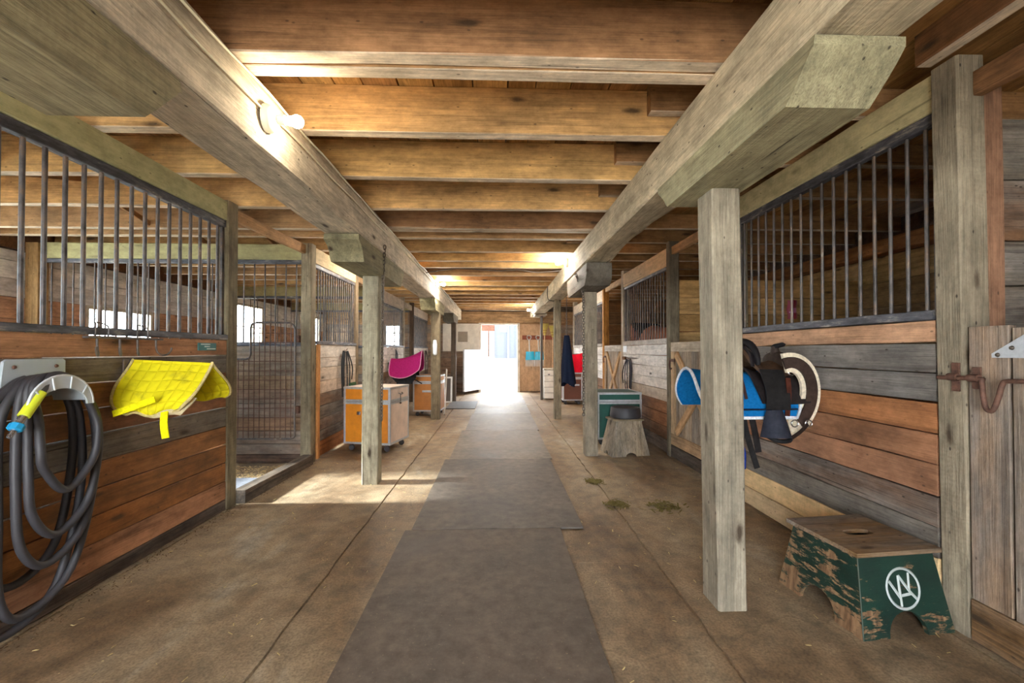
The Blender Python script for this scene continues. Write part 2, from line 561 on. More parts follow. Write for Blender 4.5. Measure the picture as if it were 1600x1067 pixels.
def arc(cx, cy, r, a0, a1, n):
    return [(cx + r * math.cos(math.radians(a0 + (a1 - a0) * k / n)), cy + r * math.sin(math.radians(a0 + (a1 - a0) * k / n))) for k in range(n + 1)]

def spline(pts, n=8, closed=False):
    pts = [V(p) for p in pts]
    m = len(pts)
    out = []
    for i in range(m if closed else m - 1):
        if closed:
            p0, p1, p2, p3 = pts[i - 1], pts[i], pts[(i + 1) % m], pts[(i + 2) % m]
        else:
            p0, p1, p2, p3 = pts[max(i - 1, 0)], pts[i], pts[i + 1], pts[min(i + 2, m - 1)]
        for k in range(n):
            u = k / n
            out.append(0.5 * ((2 * p1) + (p2 - p0) * u + (2 * p0 - 5 * p1 + 4 * p2 - p3) * u * u + (3 * p1 - p0 - 3 * p2 + p3) * u ** 3))
    if not closed: out.append(pts[-1])
    return out
# ------------------------------------------------------------------ palette
TAN, JOIST, BEAM = S(202, 158, 104), S(196, 150, 98), S(206, 184, 146)
POST = S(164, 148, 120)
ORANGE, ORANGE2, PINKISH = S(164, 98, 52), S(150, 84, 40), S(190, 134, 98)
GRAY, GRAYB, DARKGRAY = S(134, 120, 104), S(116, 98, 80), S(106, 98, 92)
WHITE, CREAM, SAGE = S(212, 202, 190), S(222, 198, 154), S(184, 176, 128)
BROWN, DARK = S(126, 94, 66), S(84, 66, 50)

XL, XL2, XR = -2.19, -2.12, 2.10        # aisle faces of the stall fronts
WL, WR, WB = -5.35, 4.55, 13.45         # outer walls
ZJ = 2.515                              # underside of the joists
ZD = 2.79                               # underside of the deck

# ------------------------------------------------------------------ ground outside and floor
g = MB(); g.add([(-60, -60, -0.06), (60, -60, -0.06), (60, 90, -0.06), (-60, 90, -0.06)], [(0, 1, 2, 3)])
tag(g.build('ground', 'ground'), 'pale gravel yard outside the open door', kind='structure')

floor = thing('floor', (0, 6, 0), 'worn concrete floor of the stable aisle', kind='structure')
joints_x = [(-2.16, -0.975), (-0.97, 0.96), (0.965, 2.07)]
joints_y = [[-2.6, 1.2, 4.65, 7.9, 11.0, 13.6], [-2.6, 2.6, 6.4, 10.1, 13.6], [-2.6, 0.9, 3.62, 7.0, 10.4, 13.6]]
for (x0, x1), ys in zip(joints_x, joints_y):
    for y0, y1 in zip(ys[:-1], ys[1:]):
        mb = MB()
        n = 26
        rnd = random.Random(int(x0 * 100) + int(y0 * 10))
        L = [(x0 + rnd.uniform(0, .016), y0 + (y1 - y0) * k / n) for k in range(n + 1)]
        R = [(x1 - rnd.uniform(0, .012), y1 - (y1 - y0) * k / n) for k in range(n + 1)]
        L = [(x, y + 0.002) if k == 0 else (x, y - 0.002) if k == n else (x, y) for k, (x, y) in enumerate(L)]
        R = [(x, y - 0.002) if k == 0 else (x, y + 0.002) if k == n else (x, y) for k, (x, y) in enumerate(R)]
        mb.prism([(p[0], p[1]) for p in (R[::-1] + L[::-1])], -0.014, 0.0)
        mb.build('concrete_slab', 'concrete', floor, T(0, 0, rnd.uniform(-0.002, 0.0)))
MB().box((0, 5.5, -0.03), (4.3, 16.3, 0.03)).build('joint_bed', 'concrete', floor)
# stall floors
for nm, x0, x1 in (('stall_floor', WL, -2.17), ('stall_floor', 2.075, WR)):
    MB().box(((x0 + x1) / 2, 5.4, -0.03), (x1 - x0, 16.2, 0.05)).build(nm, 'concrete', floor)

# ------------------------------------------------------------------ ceiling: deck boards and joists
ceil = thing('ceiling', (0, 6, ZD), 'plank ceiling carried on rough sawn joists', kind='structure')
x = WL - 0.15
while x < WR + 0.1:
    w = random.choice((0.16, 0.18, 0.2, 0.22))
    col = random.choice((S(196, 146, 84), S(184, 134, 78), S(172, 126, 78), S(206, 160, 98)))
    plank('deck_board', ceil, (x + w / 2, -2.6, ZD + 0.0135), (x + w / 2, WB + 0.15, ZD + 0.0135), w - 0.006, 0.025, (0, 0, 1), 'wood', col, 0.003, 2, 0.001)
    x += w
MB().box(((WL + WR) / 2, 5.4, ZD + 0.045), (WR - WL + 0.4, 16.4, 0.03)).build('deck_backing', 'dirty', ceil, None, S(70, 52, 38))  # backing sheet added over the boards so no light leaks between them
joist_y = [-2.2, -1.6, -1.0, -0.4, 0.2, 0.8, 1.37, 1.95, 2.51, 3.15, 3.80, 4.50, 4.79, 5.41, 5.96, 6.47, 7.10, 7.67, 8.25, 8.85, 9.46, 10.06, 10.68, 11.3, 11.9, 12.5, 13.1]
JT = 0.074
jcols = [S(204, 160, 104), S(212, 168, 110), S(190, 146, 98), S(218, 174, 112), S(184, 144, 100)]
for k, y in enumerate(joist_y):
    yc = y - JT / 2
    dz = random.uniform(0.0, 0.012)
    col = jcols[(k * 3 + 1) % 5]
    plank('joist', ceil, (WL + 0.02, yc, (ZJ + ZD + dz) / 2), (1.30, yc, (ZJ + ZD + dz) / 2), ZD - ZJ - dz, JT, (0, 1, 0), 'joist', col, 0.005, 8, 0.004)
    if k in (7, 11):
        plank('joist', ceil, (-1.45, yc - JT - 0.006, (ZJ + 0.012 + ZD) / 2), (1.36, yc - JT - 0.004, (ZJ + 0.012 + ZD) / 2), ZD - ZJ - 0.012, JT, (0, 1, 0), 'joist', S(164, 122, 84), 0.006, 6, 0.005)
    else:
        spans = [(0.86 + random.uniform(-.05, .05), WR - 0.02)] if y > 1.9 else [(0.86, 1.995), (2.085, WR - 0.02)]
        for (xa, xb) in spans:
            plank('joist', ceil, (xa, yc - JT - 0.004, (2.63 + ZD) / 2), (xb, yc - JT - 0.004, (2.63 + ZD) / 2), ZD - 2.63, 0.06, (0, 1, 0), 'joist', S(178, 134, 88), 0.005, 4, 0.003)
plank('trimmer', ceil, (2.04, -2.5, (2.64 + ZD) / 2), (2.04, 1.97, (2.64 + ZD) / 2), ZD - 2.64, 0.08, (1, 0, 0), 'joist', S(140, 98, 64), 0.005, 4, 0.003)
# diagonal bridging between the joists over the left stalls
for xb in (-3.55, -2.75):
    for k in range(5, 22):
        y0, y1 = joist_y[k], joist_y[k + 1] - JT
        s = 1 if k % 2 else -1
        z0, z1 = (ZJ + 0.05, ZD - 0.05) if s > 0 else (ZD - 0.05, ZJ + 0.05)
        plank('bridging', ceil, (xb, y0, z0), (xb + 0.05, y1, z1), 0.05, 0.022, (1, 0, 0), 'wood', S(176, 128, 80), 0.002, 1, 0.0)

# ------------------------------------------------------------------ long beams, posts, bolsters
def timber(name, x0, x1, y0, y1, z0, z1, seed, jit, parent=None, col=BEAM, wane=None, n=60, mat='hewn'):
    """hewn timber running along Y; local X is its length so that the grain follows"""
    L, w, h = y1 - y0, x1 - x0, z1 - z0
    vs, fs = [], []
    b = 0.012
    prof = []
    for u in (0.0, 0.33, 0.66, 1.0): prof.append((-w / 2 + b + (w - 2 * b) * u, -h / 2, 'b'))
    for u in (0.0, 0.5, 1.0): prof.append((w / 2, -h / 2 + b + (h - 2 * b) * u, 'r'))
    for u in (1.0, 0.66, 0.33, 0.0): prof.append((-w / 2 + b + (w - 2 * b) * u, h / 2, 't'))
    for u in (1.0, 0.5, 0.0): prof.append((-w / 2, -h / 2 + b + (h - 2 * b) * u, 'l'))
    m = len(prof)
    for i in range(n + 1):
        s = -L / 2 + L * i / n
        for k, (p, q, side) in enumerate(prof):
            d1 = noise.noise(V((s * 1.1 + seed * 7, p * 3, q * 3)))
            d2 = noise.noise(V((s * 5 + seed * 3, p * 9, q * 9 + 4)))
            dp, dq = jit * (d1 + 0.5 * d2), jit * (noise.noise(V((s * 1.3 + seed * 5 + 40, p * 3, q * 3))) + 0.4 * d2)
            yy = s + (y0 + y1) / 2
            if side == 't': dq = min(dq, 0) * 0.2
            if wane and wane[0] < yy < wane[1] and q < -h / 2 + 0.03:
                f = math.sin(PI * (yy - wane[0]) / (wane[1] - wane[0]))
                dq += f * (0.03 + 0.05 * abs(noise.noise(V((s * 6, p * 12, 2))))) * (0.5 + p / w)
                dp -= f * 0.04 * max(0, p / w)
            # local: X length, Y = -p (world x), Z = q
            vs.append((s, -(p + dp), q + dq))
    for i in range(n):
        for k in range(m):
            a, c = i * m + k, i * m + (k + 1) % m
            fs.append((a, c, c + m, a + m))
    fs.append(tuple(range(m - 1, -1, -1)))
    fs.append(tuple(n * m + k for k in range(m)))
    mb = MB(); mb.add(vs, fs)
    M = T((x0 + x1) / 2, (y0 + y1) / 2, (z0 + z1) / 2) @ RZ(90)
    return mb.build(name, mat, parent, M, col, smooth=40)

tag(timber('support_beam', -1.36, -1.08, -2.4, 12.95, 2.205, ZJ - 0.002, 1, 0.012, col=S(226, 212, 188)), 'long pale hewn beam with cables and bulbs on the left of the aisle', 'beam')
tag(timber('support_beam', 0.955, 1.235, -2.4, 12.45, 2.245, ZJ - 0.002, 2, 0.012, col=S(220, 204, 172), wane=(2.6, 4.6)), 'long hewn beam with bark-edged underside on the right of the aisle', 'beam')

def bolster(x0, x1, y0, y1, z0, z1, lip, run, label, col, near_only=False, seed=0, curve=0.0):
    """short block under a beam; both ends are cut back below a small upright lip"""
    L = y1 - y0
    def end(sgn):
        e = sgn * L / 2
        pts = [(e, z1), (e, z1 - lip)]
        m = 4
        for k in range(1, m + 1):
            u = k / m
            bulge = curve * math.sin(PI * u)
            pts.append((e - sgn * (run * u - bulge), (z1 - lip) + (z0 - z1 + lip) * u))
        return pts
    a = end(1); bb = end(-1)
    poly = a + bb[::-1]
    vs, fs = [], []
    poly = [(p[0], p[1] - (z0 + z1) / 2) for p in poly]
    w = x1 - x0
    mb = MB()
    n = len(poly)
    rnd = random.Random(seed)
    V0 = [(p[0], w / 2 + rnd.uniform(-.004, .004), p[1]) for p in poly]
    V1 = [(p[0], -w / 2 + rnd.uniform(-.004, .004), p[1]) for p in poly]
    mb.add(V0 + V1, [tuple(range(n)), tuple(range(2 * n - 1, n - 1, -1))] + [(k, n + k, n + (k + 1) % n, (k + 1) % n) for k in range(n)])
    M = T((x0 + x1) / 2, (y0 + y1) / 2, (z0 + z1) / 2) @ RZ(90)
    o = mb.build('bolster', 'hewn', None, M, col)
    return tag(o, label, 'bolster')

bolster(-1.37, -1.075, -0.4, 1.483, 2.0, 2.2, 0.035, 0.14, 'grey green bolster with a clipped end under the beam at top left', S(160, 150, 116), seed=1)
bolster(0.958, 1.245, 1.255, 2.505, 2.095, 2.243, 0.03, 0.13, 'sage grey bolster with slanted end above the nearest right post', S(180, 172, 136), seed=2)
bolster(-1.35, -1.08, 3.38, 5.0, 2.005, 2.2, 0.045, 0.13, 'curved sage bolster above the first left aisle post', S(160, 152, 118), seed=3, curve=-0.03)
bolster(0.965, 1.245, 4.6, 5.9, 2.005, 2.24, 0.08, 0.1, 'dark weathered rounded bolster above the second right aisle post', S(120, 112, 100), seed=4, curve=0.03)
bolster(-1.34, -1.08, 7.45, 8.8, 2.0, 2.2, 0.05, 0.12, 'dusty olive bolster above the second left aisle post', S(150, 142, 108), seed=5)
bolster(-1.32, -1.06, 10.4, 11.6, 2.0, 2.2, 0.05, 0.16, 'small dark rounded bolster farthest along the left beam', S(112, 104, 88), seed=6, curve=0.04)
bolster(0.97, 1.27, 10.9, 11.6, 2.19, 2.243, 0.02, 0.03, 'thin plate bolster on the slim iron post at the far right', S(150, 138, 118), seed=7)

def post(name, x0, x1, y0, y1, z1, label, col, mat='hewn', jit=0.006, lean=0.0, z0=0.0, n=10):
    h = z1 - z0
    w, d = x1 - x0, y1 - y0
    vs, fs = [], []
    b = 0.009
    prof = [(-w/2 + b, -d/2), (0, -d/2), (w/2 - b, -d/2), (w/2, -d/2 + b), (w/2, 0), (w/2, d/2 - b), (w/2 - b, d/2), (-w/2 + b, d/2), (-w/2, d/2 - b), (-w/2, 0), (-w/2, -d/2 + b)]
    m = len(prof)
    sd = x0 * 13 + y0 * 7
    for i in range(n + 1):
        s = -h / 2 + h * i / n
        for (p, q) in prof:
            e = 0 if i in (0,) else 1
            dp = jit * noise.noise(V((s * 2 + sd, p * 6, q * 6))) * e
            dq = jit * noise.noise(V((s * 2 + sd + 30, p * 6, q * 6))) * e
            vs.append((s, -(q + dq), p + dp + lean * (s / h)))      # local X up
    for i in range(n):
        for k in range(m):
            a, c = i * m + k, i * m + (k + 1) % m
            fs.append((a, c, c + m, a + m))
    fs.append(tuple(range(m - 1, -1, -1))); fs.append(tuple(n * m + k for k in range(m)))
    # local (X up, Y = -world y, Z = world x)
    R = Matrix(((0, 0, 1, 0), (0, -1, 0, 0), (1, 0, 0, 0), (0, 0, 0, 1)))
    M = T((x0 + x1) / 2, (y0 + y1) / 2, (z0 + z1) / 2) @ R
    mb = MB(); mb.add(vs, fs)
    o = mb.build(name, mat, None, M, col, smooth=40)
    return tag(o, label, 'post')

post('support_post', 1.08, 1.228, 2.09, 2.26, 2.094, 'thick grey timber post nearest on the right, in front of the saddle', S(172, 160, 138), lean=-0.02)
post('support_post', 1.07, 1.225, 5.2, 5.36, 2.004, 'grey timber post with a chain beside the green trunk', S(166, 152, 130), lean=-0.01)
post('support_post', 1.075, 1.205, 8.04, 8.19, 2.25, 'grey timber post beside the hanging dark blanket', S(150, 136, 112))
post('support_post', 1.13, 1.195, 11.2, 11.27, 2.19, 'slim dark iron post by the hanging brooms', S(70, 58, 48), mat='tint', jit=0.001)
post('support_post', -1.30, -1.15, 4.17, 4.33, 2.004, 'beige timber post in front of the orange trunk', S(178, 168, 142))
post('support_post', -1.24, -1.075, 8.06, 8.22, 2.0, 'brown timber post carrying a white tube, by the rear trunk', S(140, 124, 98))
post('support_post', -1.17, -1.05, 10.9, 11.03, 2.0, 'dark timber post farthest away on the left of the aisle', S(104, 88, 72))
post('support_post', -1.30, -1.15, 0.0, 0.15, 1.999, 'timber post under the clipped bolster at top left', POST)

# ------------------------------------------------------------------ stall fronts and partitions
BAR = {}
def bar_mesh(L, r):
    key = (round(L, 3), r)
    if key not in BAR:
        mb = MB(); mb.tube([(0, 0, -L / 2), (0, 0, L / 2)], r, 8)
        me = bpy.data.meshes.new('bar'); me.from_pydata(mb.v, [], mb.f); me.shade_smooth(); me.set_sharp_from_angle(angle=1.0)
        BAR[key] = me
    return BAR[key]

def grille(root, along, fixed, a0, a1, z0, z1, n, r=0.0115, axis='Y', ends=True, gap=None):
    """upright bars between sill and top rail"""
    for k in range(n):
        s = a0 + (a1 - a0) * (k + 0.5) / n
        p = (fixed, s) if axis == 'Y' else (s, fixed)
        mesh_obj('bar', bar_mesh(z1 - z0, r), 'bar', root, T(p[0], p[1], (z0 + z1) / 2))

def front(name, X, side, y0, y1, boards, label, sill=None, top=None, header=None, nbars=0, iron='iron', hcol=SAGE, hmat='smoothwood', group=None, rb=0.0115, framebar=True):
    """stall front in the plane X (aisle face); side = -1 left stalls, +1 right stalls"""
    root = thing(name, (X + side * 0.03, (y0 + y1) / 2, 0), label, 'stall', group)
    for (z0, z1, col, mat) in boards:
        d = random.uniform(0, 0.004)
        plank('plank', root, (X + side * (0.02 + d), y0 + 0.002, (z0 + z1) / 2), (X + side * (0.02 + d), y1 - 0.002, (z0 + z1) / 2), z1 - z0 - random.uniform(0.004, 0.008), 0.04, (1, 0, 0), mat, col, 0.003, 6, 0.0022)
    xb = X + side * 0.035
    if sill:
        plank('sill_rail', root, (X + side * 0.02, y0 + 0.004, (sill[0] + sill[1]) / 2), (X + side * 0.02, y1 - 0.004, (sill[0] + sill[1]) / 2), sill[1] - sill[0], 0.062, (1, 0, 0), iron, WHITE, 0.004, 6, 0.0015)
    if top:
        plank('top_rail', root, (xb, y0 + 0.004, (top[0] + top[1]) / 2), (xb, y1 - 0.004, (top[0] + top[1]) / 2), top[1] - top[0], 0.05, (1, 0, 0), 'iron', WHITE, 0.004, 3, 0.0005)
    if nbars:
        grille(root, 'Y', xb, y0 + 0.02, y1 - 0.02, sill[1] - 0.004, top[0] + 0.004, nbars, rb)
        if framebar:
            for yy in (y0 + 0.012, y1 - 0.012):
                plank('end_strap', root, (xb, yy, sill[1]), (xb, yy, top[0]), 0.03, 0.02, (1, 0, 0), 'bar', None, 0.002, 1, 0)
    if header:
        plank('header_board', root, (X + side * 0.022, y0 + 0.003, (header[0] + header[1]) / 2), (X + side * 0.022, y1 - 0.003, (header[0] + header[1]) / 2), header[1] - header[0], 0.04, (1, 0, 0), hmat, hcol, 0.004, 5, 0.002)
    return root

def edges(zs, cols):
    return [(b, a, c, m) for a, b, (c, m) in zip(zs[:-1], zs[1:], cols)]

st, we, wo, ww, di = 'stained', 'weathered', 'wood', 'whitewash', 'dirty'
# left, nearest
front('horse_stall', XL, -1, -0.6, 3.55,
      edges([1.37, 1.25, 1.11, 0.97, 0.83, 0.675, 0.53, 0.385, 0.235, 0.085, 0.0],
            [(S(188, 136, 98), wo), (S(132, 116, 96), we), (S(160, 108, 68), st), (S(152, 102, 66), st), (S(146, 128, 106), we), (S(168, 112, 64), st), (S(166, 108, 58), st), (S(168, 108, 58), st), (S(178, 126, 90), wo), (S(96, 72, 54), di)]),
      'orange-brown plank stall front with the hose and yellow pad hung on it',
      (1.372, 1.412), (2.285, 2.342), (2.344, 2.50), 41, hcol=S(206, 200, 148), rb=0.0108)
# left, second
wl = [(S(234, 224, 212), ww), (S(236, 224, 210), ww), (S(230, 212, 192), ww), (S(222, 198, 174), ww), (S(150, 120, 96), we), (S(128, 110, 92), we), (S(132, 100, 76), we), (S(110, 90, 74), we), (S(176, 112, 64), wo)]
front('horse_stall', XL2, -1, 5.085, 6.50, edges([1.36, 1.2, 1.08, 0.92, 0.77, 0.62, 0.47, 0.33, 0.2, 0.02], wl),
      'whitewashed stall front with the black halter, behind the orange trunk', (1.362, 1.40), (2.262, 2.306), (2.308, 2.49), 17, hcol=S(220, 196, 152), rb=0.008)
front('horse_stall', XL2, -1, 8.06, 9.78, edges([1.36, 1.2, 1.04, 0.88, 0.72, 0.56, 0.4, 0.2, 0.02], [(S(240, 234, 226), ww)] * 3 + [(S(170, 140, 110), wo)] * 5),
      'whitewashed stall front with bright windows behind, by the magenta saddle pad', (1.362, 1.40), (2.155, 2.198), (2.20, 2.42), 18, hcol=S(214, 198, 180), rb=0.008)
front('horse_stall', XL2, -1, 11.0, 13.2, edges([1.36, 1.2, 1.04, 0.88, 0.72, 0.56, 0.4, 0.2, 0.02], [(S(236, 226, 214), ww)] * 4 + [(S(160, 130, 104), wo)] * 4),
      'stall front with close dark bars nearest the far door on the left', (1.362, 1.40), (2.155, 2.198), (2.20, 2.42), 30, hcol=S(216, 200, 182), rb=0.008)
# right, nearest
front('horse_stall', XR, 1, 1.985, 3.69,
      edges([1.432, 1.322, 1.178, 1.035, 0.886, 0.737, 0.586, 0.438, 0.291, 0.144, 0.0],
            [(S(208, 160, 124), wo), (S(128, 120, 112), we), (S(136, 128, 120), we), (S(176, 118, 76), st), (S(178, 126, 92), st), (S(178, 128, 96), st), (S(132, 104, 84), we), (S(126, 114, 100), we), (S(226, 192, 142), 'smoothwood'), (S(222, 194, 152), 'smoothwood')]),
      'patched plank stall front with the saddle, grey and orange boards', (1.434, 1.482), (2.385, 2.44), (2.442, 2.622), 17, hcol=S(212, 200, 152), rb=0.0092)
wr = [(S(240, 232, 224), ww), (S(238, 230, 222), ww), (S(234, 224, 214), ww), (S(230, 218, 206), ww), (S(212, 190, 168), ww), (S(176, 120, 82), wo), (S(168, 112, 74), wo), (S(140, 98, 68), wo), (S(110, 84, 62), di)]
front('horse_stall', XR, 1, 5.255, 7.08, edges([1.37, 1.225, 1.08, 0.93, 0.8, 0.65, 0.5, 0.34, 0.18, 0.02], wr),
      'whitewashed stall front on the right with a bay horse behind its bars', (1.372, 1.44), (2.30, 2.338), (2.34, 2.56), 18, iron='whitewash', hcol=S(216, 184, 142), rb=0.008)
front('horse_stall', XR, 1, 8.50, 11.7, edges([1.37, 1.2, 1.05, 0.88, 0.72, 0.56, 0.4, 0.2, 0.02], [(S(240, 234, 226), ww)] * 4 + [(S(150, 112, 80), wo)] * 4),
      'farthest right stall front behind the red blanket', (1.372, 1.43), (2.24, 2.278), (2.28, 2.50), 32, iron='whitewash', hcol=S(218, 204, 184), rb=0.008)

def rail(name, a, b, w, t, nrm, col, label, mat='wood', cat='rail'):
    o = plank(name, None, a, b, w, t, nrm, mat, col, 0.004, 4, 0.002)
    return tag(o, label, cat)

# stall posts
post('stall_post', -2.285, XL + 0.004, 3.553, 3.69, 2.512, 'square stall post at the open doorway right of the yellow pad', S(150, 136, 108), lean=0.0, jit=0.003)
post('stall_post', -2.235, XL2 + 0.004, 4.95, 5.08, 2.512, 'weathered stall post where the wire gate hangs', S(150, 136, 110), jit=0.003)
post('stall_post', -2.215, XL2 + 0.004, 6.505, 6.62, 2.5, 'stall post half hidden behind the beige aisle post', S(140, 122, 98), jit=0.003)
post('stall_post', -2.215, XL2 + 0.004, 7.93, 8.055, 2.5, 'brown stall post left of the magenta saddle pad', S(116, 92, 68), jit=0.003)
post('stall_post', -2.215, XL2 + 0.004, 9.785, 9.9, 2.5, 'pale-edged stall post right of the magenta saddle pad', S(176, 160, 140), jit=0.003)
post('stall_post', -2.215, XL2 + 0.004, 10.87, 10.995, 2.5, 'dark stall post left of the close dark bars', S(92, 70, 52), jit=0.003)
post('stall_post', XR - 0.006, 2.225, 1.855, 1.98, 2.627, 'tall grey stall post by the rusty bolt', S(168, 154, 130), lean=-0.03, jit=0.003)
post('stall_post', XR - 0.004, 2.21, 3.695, 3.81, 2.627, 'stall post hidden behind the nearest right aisle post', POST, jit=0.003)
post('stall_post', XR - 0.004, 2.225, 5.16, 5.25, 2.627, 'grey stall post between the cross-braced gate and the horse', S(138, 124, 102), jit=0.003)
post('stall_post', XR - 0.004, 2.21, 7.085, 7.19, 2.627, 'pale stall post left of the black halter', S(196, 178, 154), jit=0.003)
post('stall_post', XR - 0.004, 2.21, 8.39, 8.495, 2.627, 'orange new-wood stall post behind the green trunk', S(206, 140, 66), mat='wood', jit=0.003)
post('stall_post', XR - 0.004, 2.21, 11.705, 11.82, 2.627, 'stall post beside the hanging dark blanket', S(196, 180, 156), jit=0.003)
# orange trim beside the second left post
rail('door_jamb', (XL2 + 0.012, 5.125, 0.02), (XL2 + 0.012, 5.125, 1.36), 0.075, 0.024, (1, 0, 0), S(206, 144, 84), 'orange upright jamb board beside the wire gate', cat='jamb')
# rails across the doorways
rail('door_header', (-2.245, 3.695, 2.44), (-2.2, 4.945, 2.44), 0.1, 0.045, (1, 0, 0), S(206, 160, 112), 'top rail over the open doorway with the wire gate')
rail('door_header', (-2.17, 6.625, 2.40), (-2.17, 7.925, 2.40), 0.1, 0.045, (1, 0, 0), S(206, 170, 128), 'top rail over the doorway behind the beige aisle post')
rail('door_header', (-2.17, 9.905, 2.36), (-2.17, 10.865, 2.36), 0.12, 0.045, (1, 0, 0), S(224, 204, 178), 'top rail over the farthest left doorway')
rail('door_header', (2.15, 3.815, 2.51), (2.15, 5.155, 2.51), 0.095, 0.045, (1, 0, 0), S(206, 156, 108), 'top rail over the cross-braced gate nearest the saddle')
rail('door_header', (2.15, 7.195, 2.49), (2.15, 8.385, 2.49), 0.1, 0.045, (1, 0, 0), S(224, 186, 140), 'top rail over the far cross-braced gate')
rail('door_header', (2.17, -0.6, 2.49), (2.17, 1.85, 2.49), 0.11, 0.045, (1, 0, 0), S(150, 108, 72), 'brown top rail over the bolted plank door')
rail('door_threshold', (-2.175, 3.70, 0.055), (-2.135, 4.94, 0.055), 0.11, 0.11, (0, 0, 1), S(104, 84, 64), 'dirty timber threshold below the wire gate', 'dirty', 'threshold')
rail('door_threshold', (2.15, 3.815, 0.075), (2.15, 5.155, 0.075), 0.14, 0.08, (1, 0, 0), S(92, 72, 54), 'grimy timber threshold below the near cross-braced gate', 'dirty', 'threshold')
rail('door_threshold', (-2.165, 6.63, 0.055), (-2.165, 7.92, 0.055), 0.11, 0.09, (0, 0, 1), S(104, 84, 64), 'timber threshold behind the orange trunk', 'dirty', 'threshold')

def partition(name, y, x0, x1, boards, label, sill=None, top=None, header=None, nbars=0, hcol=SAGE):
    root = thing(name, ((x0 + x1) / 2, y, 0), label, 'stall partition')
    for (z0, z1, col, mat) in boards:
        plank('plank', root, (x0, y + random.uniform(0, .004), (z0 + z1) / 2), (x1, y + random.uniform(0, .004), (z0 + z1) / 2), z1 - z0 - 0.006, 0.04, (0, 1, 0), mat, col, 0.003, 4, 0.002)
    if sill: plank('sill_rail', root, (x0, y, (sill[0] + sill[1]) / 2), (x1, y, (sill[0] + sill[1]) / 2), sill[1] - sill[0], 0.06, (0, 1, 0), 'iron', None, 0.004, 3, 0.0005)
    if top: plank('top_rail', root, (x0, y, (top[0] + top[1]) / 2), (x1, y, (top[0] + top[1]) / 2), top[1] - top[0], 0.05, (0, 1, 0), 'iron', None, 0.004, 3, 0.0005)
    if nbars: grille(root, 'X', y, x0 + 0.02, x1 - 0.02, sill[1] - 0.003, top[0] + 0.003, nbars, 0.008, axis='X')
    if header: plank('header_board', root, (x0, y, (header[0] + header[1]) / 2), (x1, y, (header[0] + header[1]) / 2), header[1] - header[0], 0.04, (0, 1, 0), 'smoothwood', hcol, 0.004, 3, 0.002)
    return root

pb = [(S(164, 138, 112), we), (S(156, 130, 100), we), (S(160, 134, 106), wo), (S(150, 126, 106), we), (S(144, 116, 96), we), (S(150, 120, 94), wo), (S(146, 118, 96), we), (S(150, 122, 100), we), (S(120, 84, 62), di)]
pz = [1.34, 1.17, 1.0, 0.84, 0.68, 0.52, 0.37, 0.22, 0.1, 0.0]
partition('stall_partition', 5.03, WL + 0.22, -2.24, edges(pz, pb), 'plank and bar partition behind the wire gate', (1.342, 1.385), (2.285, 2.33), (2.332, 2.512), 24, S(186, 178, 128))
partition('stall_partition', 8.35, WL + 0.05, -2.22, edges(pz, pb), 'second plank and bar partition among the left stalls', (1.342, 1.385), (2.285, 2.33), (2.332, 2.512), 24, S(170, 156, 110))
partition('stall_partition', 11.2, WL + 0.05, -2.22, edges(pz, pb), 'farthest plank partition among the left stalls', (1.342, 1.385), (2.285, 2.33), (2.332, 2.512), 24, S(170, 156, 110))
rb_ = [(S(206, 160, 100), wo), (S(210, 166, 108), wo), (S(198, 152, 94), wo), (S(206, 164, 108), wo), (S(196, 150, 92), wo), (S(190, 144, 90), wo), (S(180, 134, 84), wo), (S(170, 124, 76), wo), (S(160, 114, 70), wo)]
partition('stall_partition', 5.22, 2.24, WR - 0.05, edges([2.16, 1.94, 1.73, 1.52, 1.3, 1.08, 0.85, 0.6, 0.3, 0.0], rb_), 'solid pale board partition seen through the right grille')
partition('stall_partition', 8.62, 2.24, WR - 0.05, edges([2.3, 2.06, 1.82, 1.6, 1.38, 1.14, 0.9, 0.6, 0.3, 0.0], [(S(150, 104, 64), wo), (S(140, 100, 64), wo)] * 5), 'brown board partition behind the bay horse')
partition('stall_partition', 2.02, 2.27, WR - 0.05, edges([2.42, 2.12, 1.82, 1.6, 1.38, 1.14, 0.9, 0.6, 0.3, 0.0], [(S(126, 112, 94), we), (S(140, 104, 76), we), (S(122, 106, 88), we), (S(128, 112, 96), we)] * 3), 'grey board partition behind the bolted plank door')
partition('stall_partition', 11.9, 2.24, WR - 0.05, edges([2.3, 2.06, 1.82, 1.6, 1.38, 1.14, 0.9, 0.6, 0.3, 0.0], [(S(190, 164, 130), wo), (S(170, 140, 104), wo)] * 5), 'pale board partition of the farthest right stall')
rail('corner_post', (WL + 0.14, 5.03, 0), (WL + 0.14, 5.03, 2.5), 0.12, 0.14, (1, 0, 0), S(166, 130, 84), 'brown corner post at the outer end of the first left partition', cat='post')
rail('corner_post', (2.30, 1.93, 0), (2.30, 1.93, 2.56), 0.06, 0.1, (1, 0, 0), S(156, 116, 90), 'reddish upright behind the tall grey stall post', cat='post')

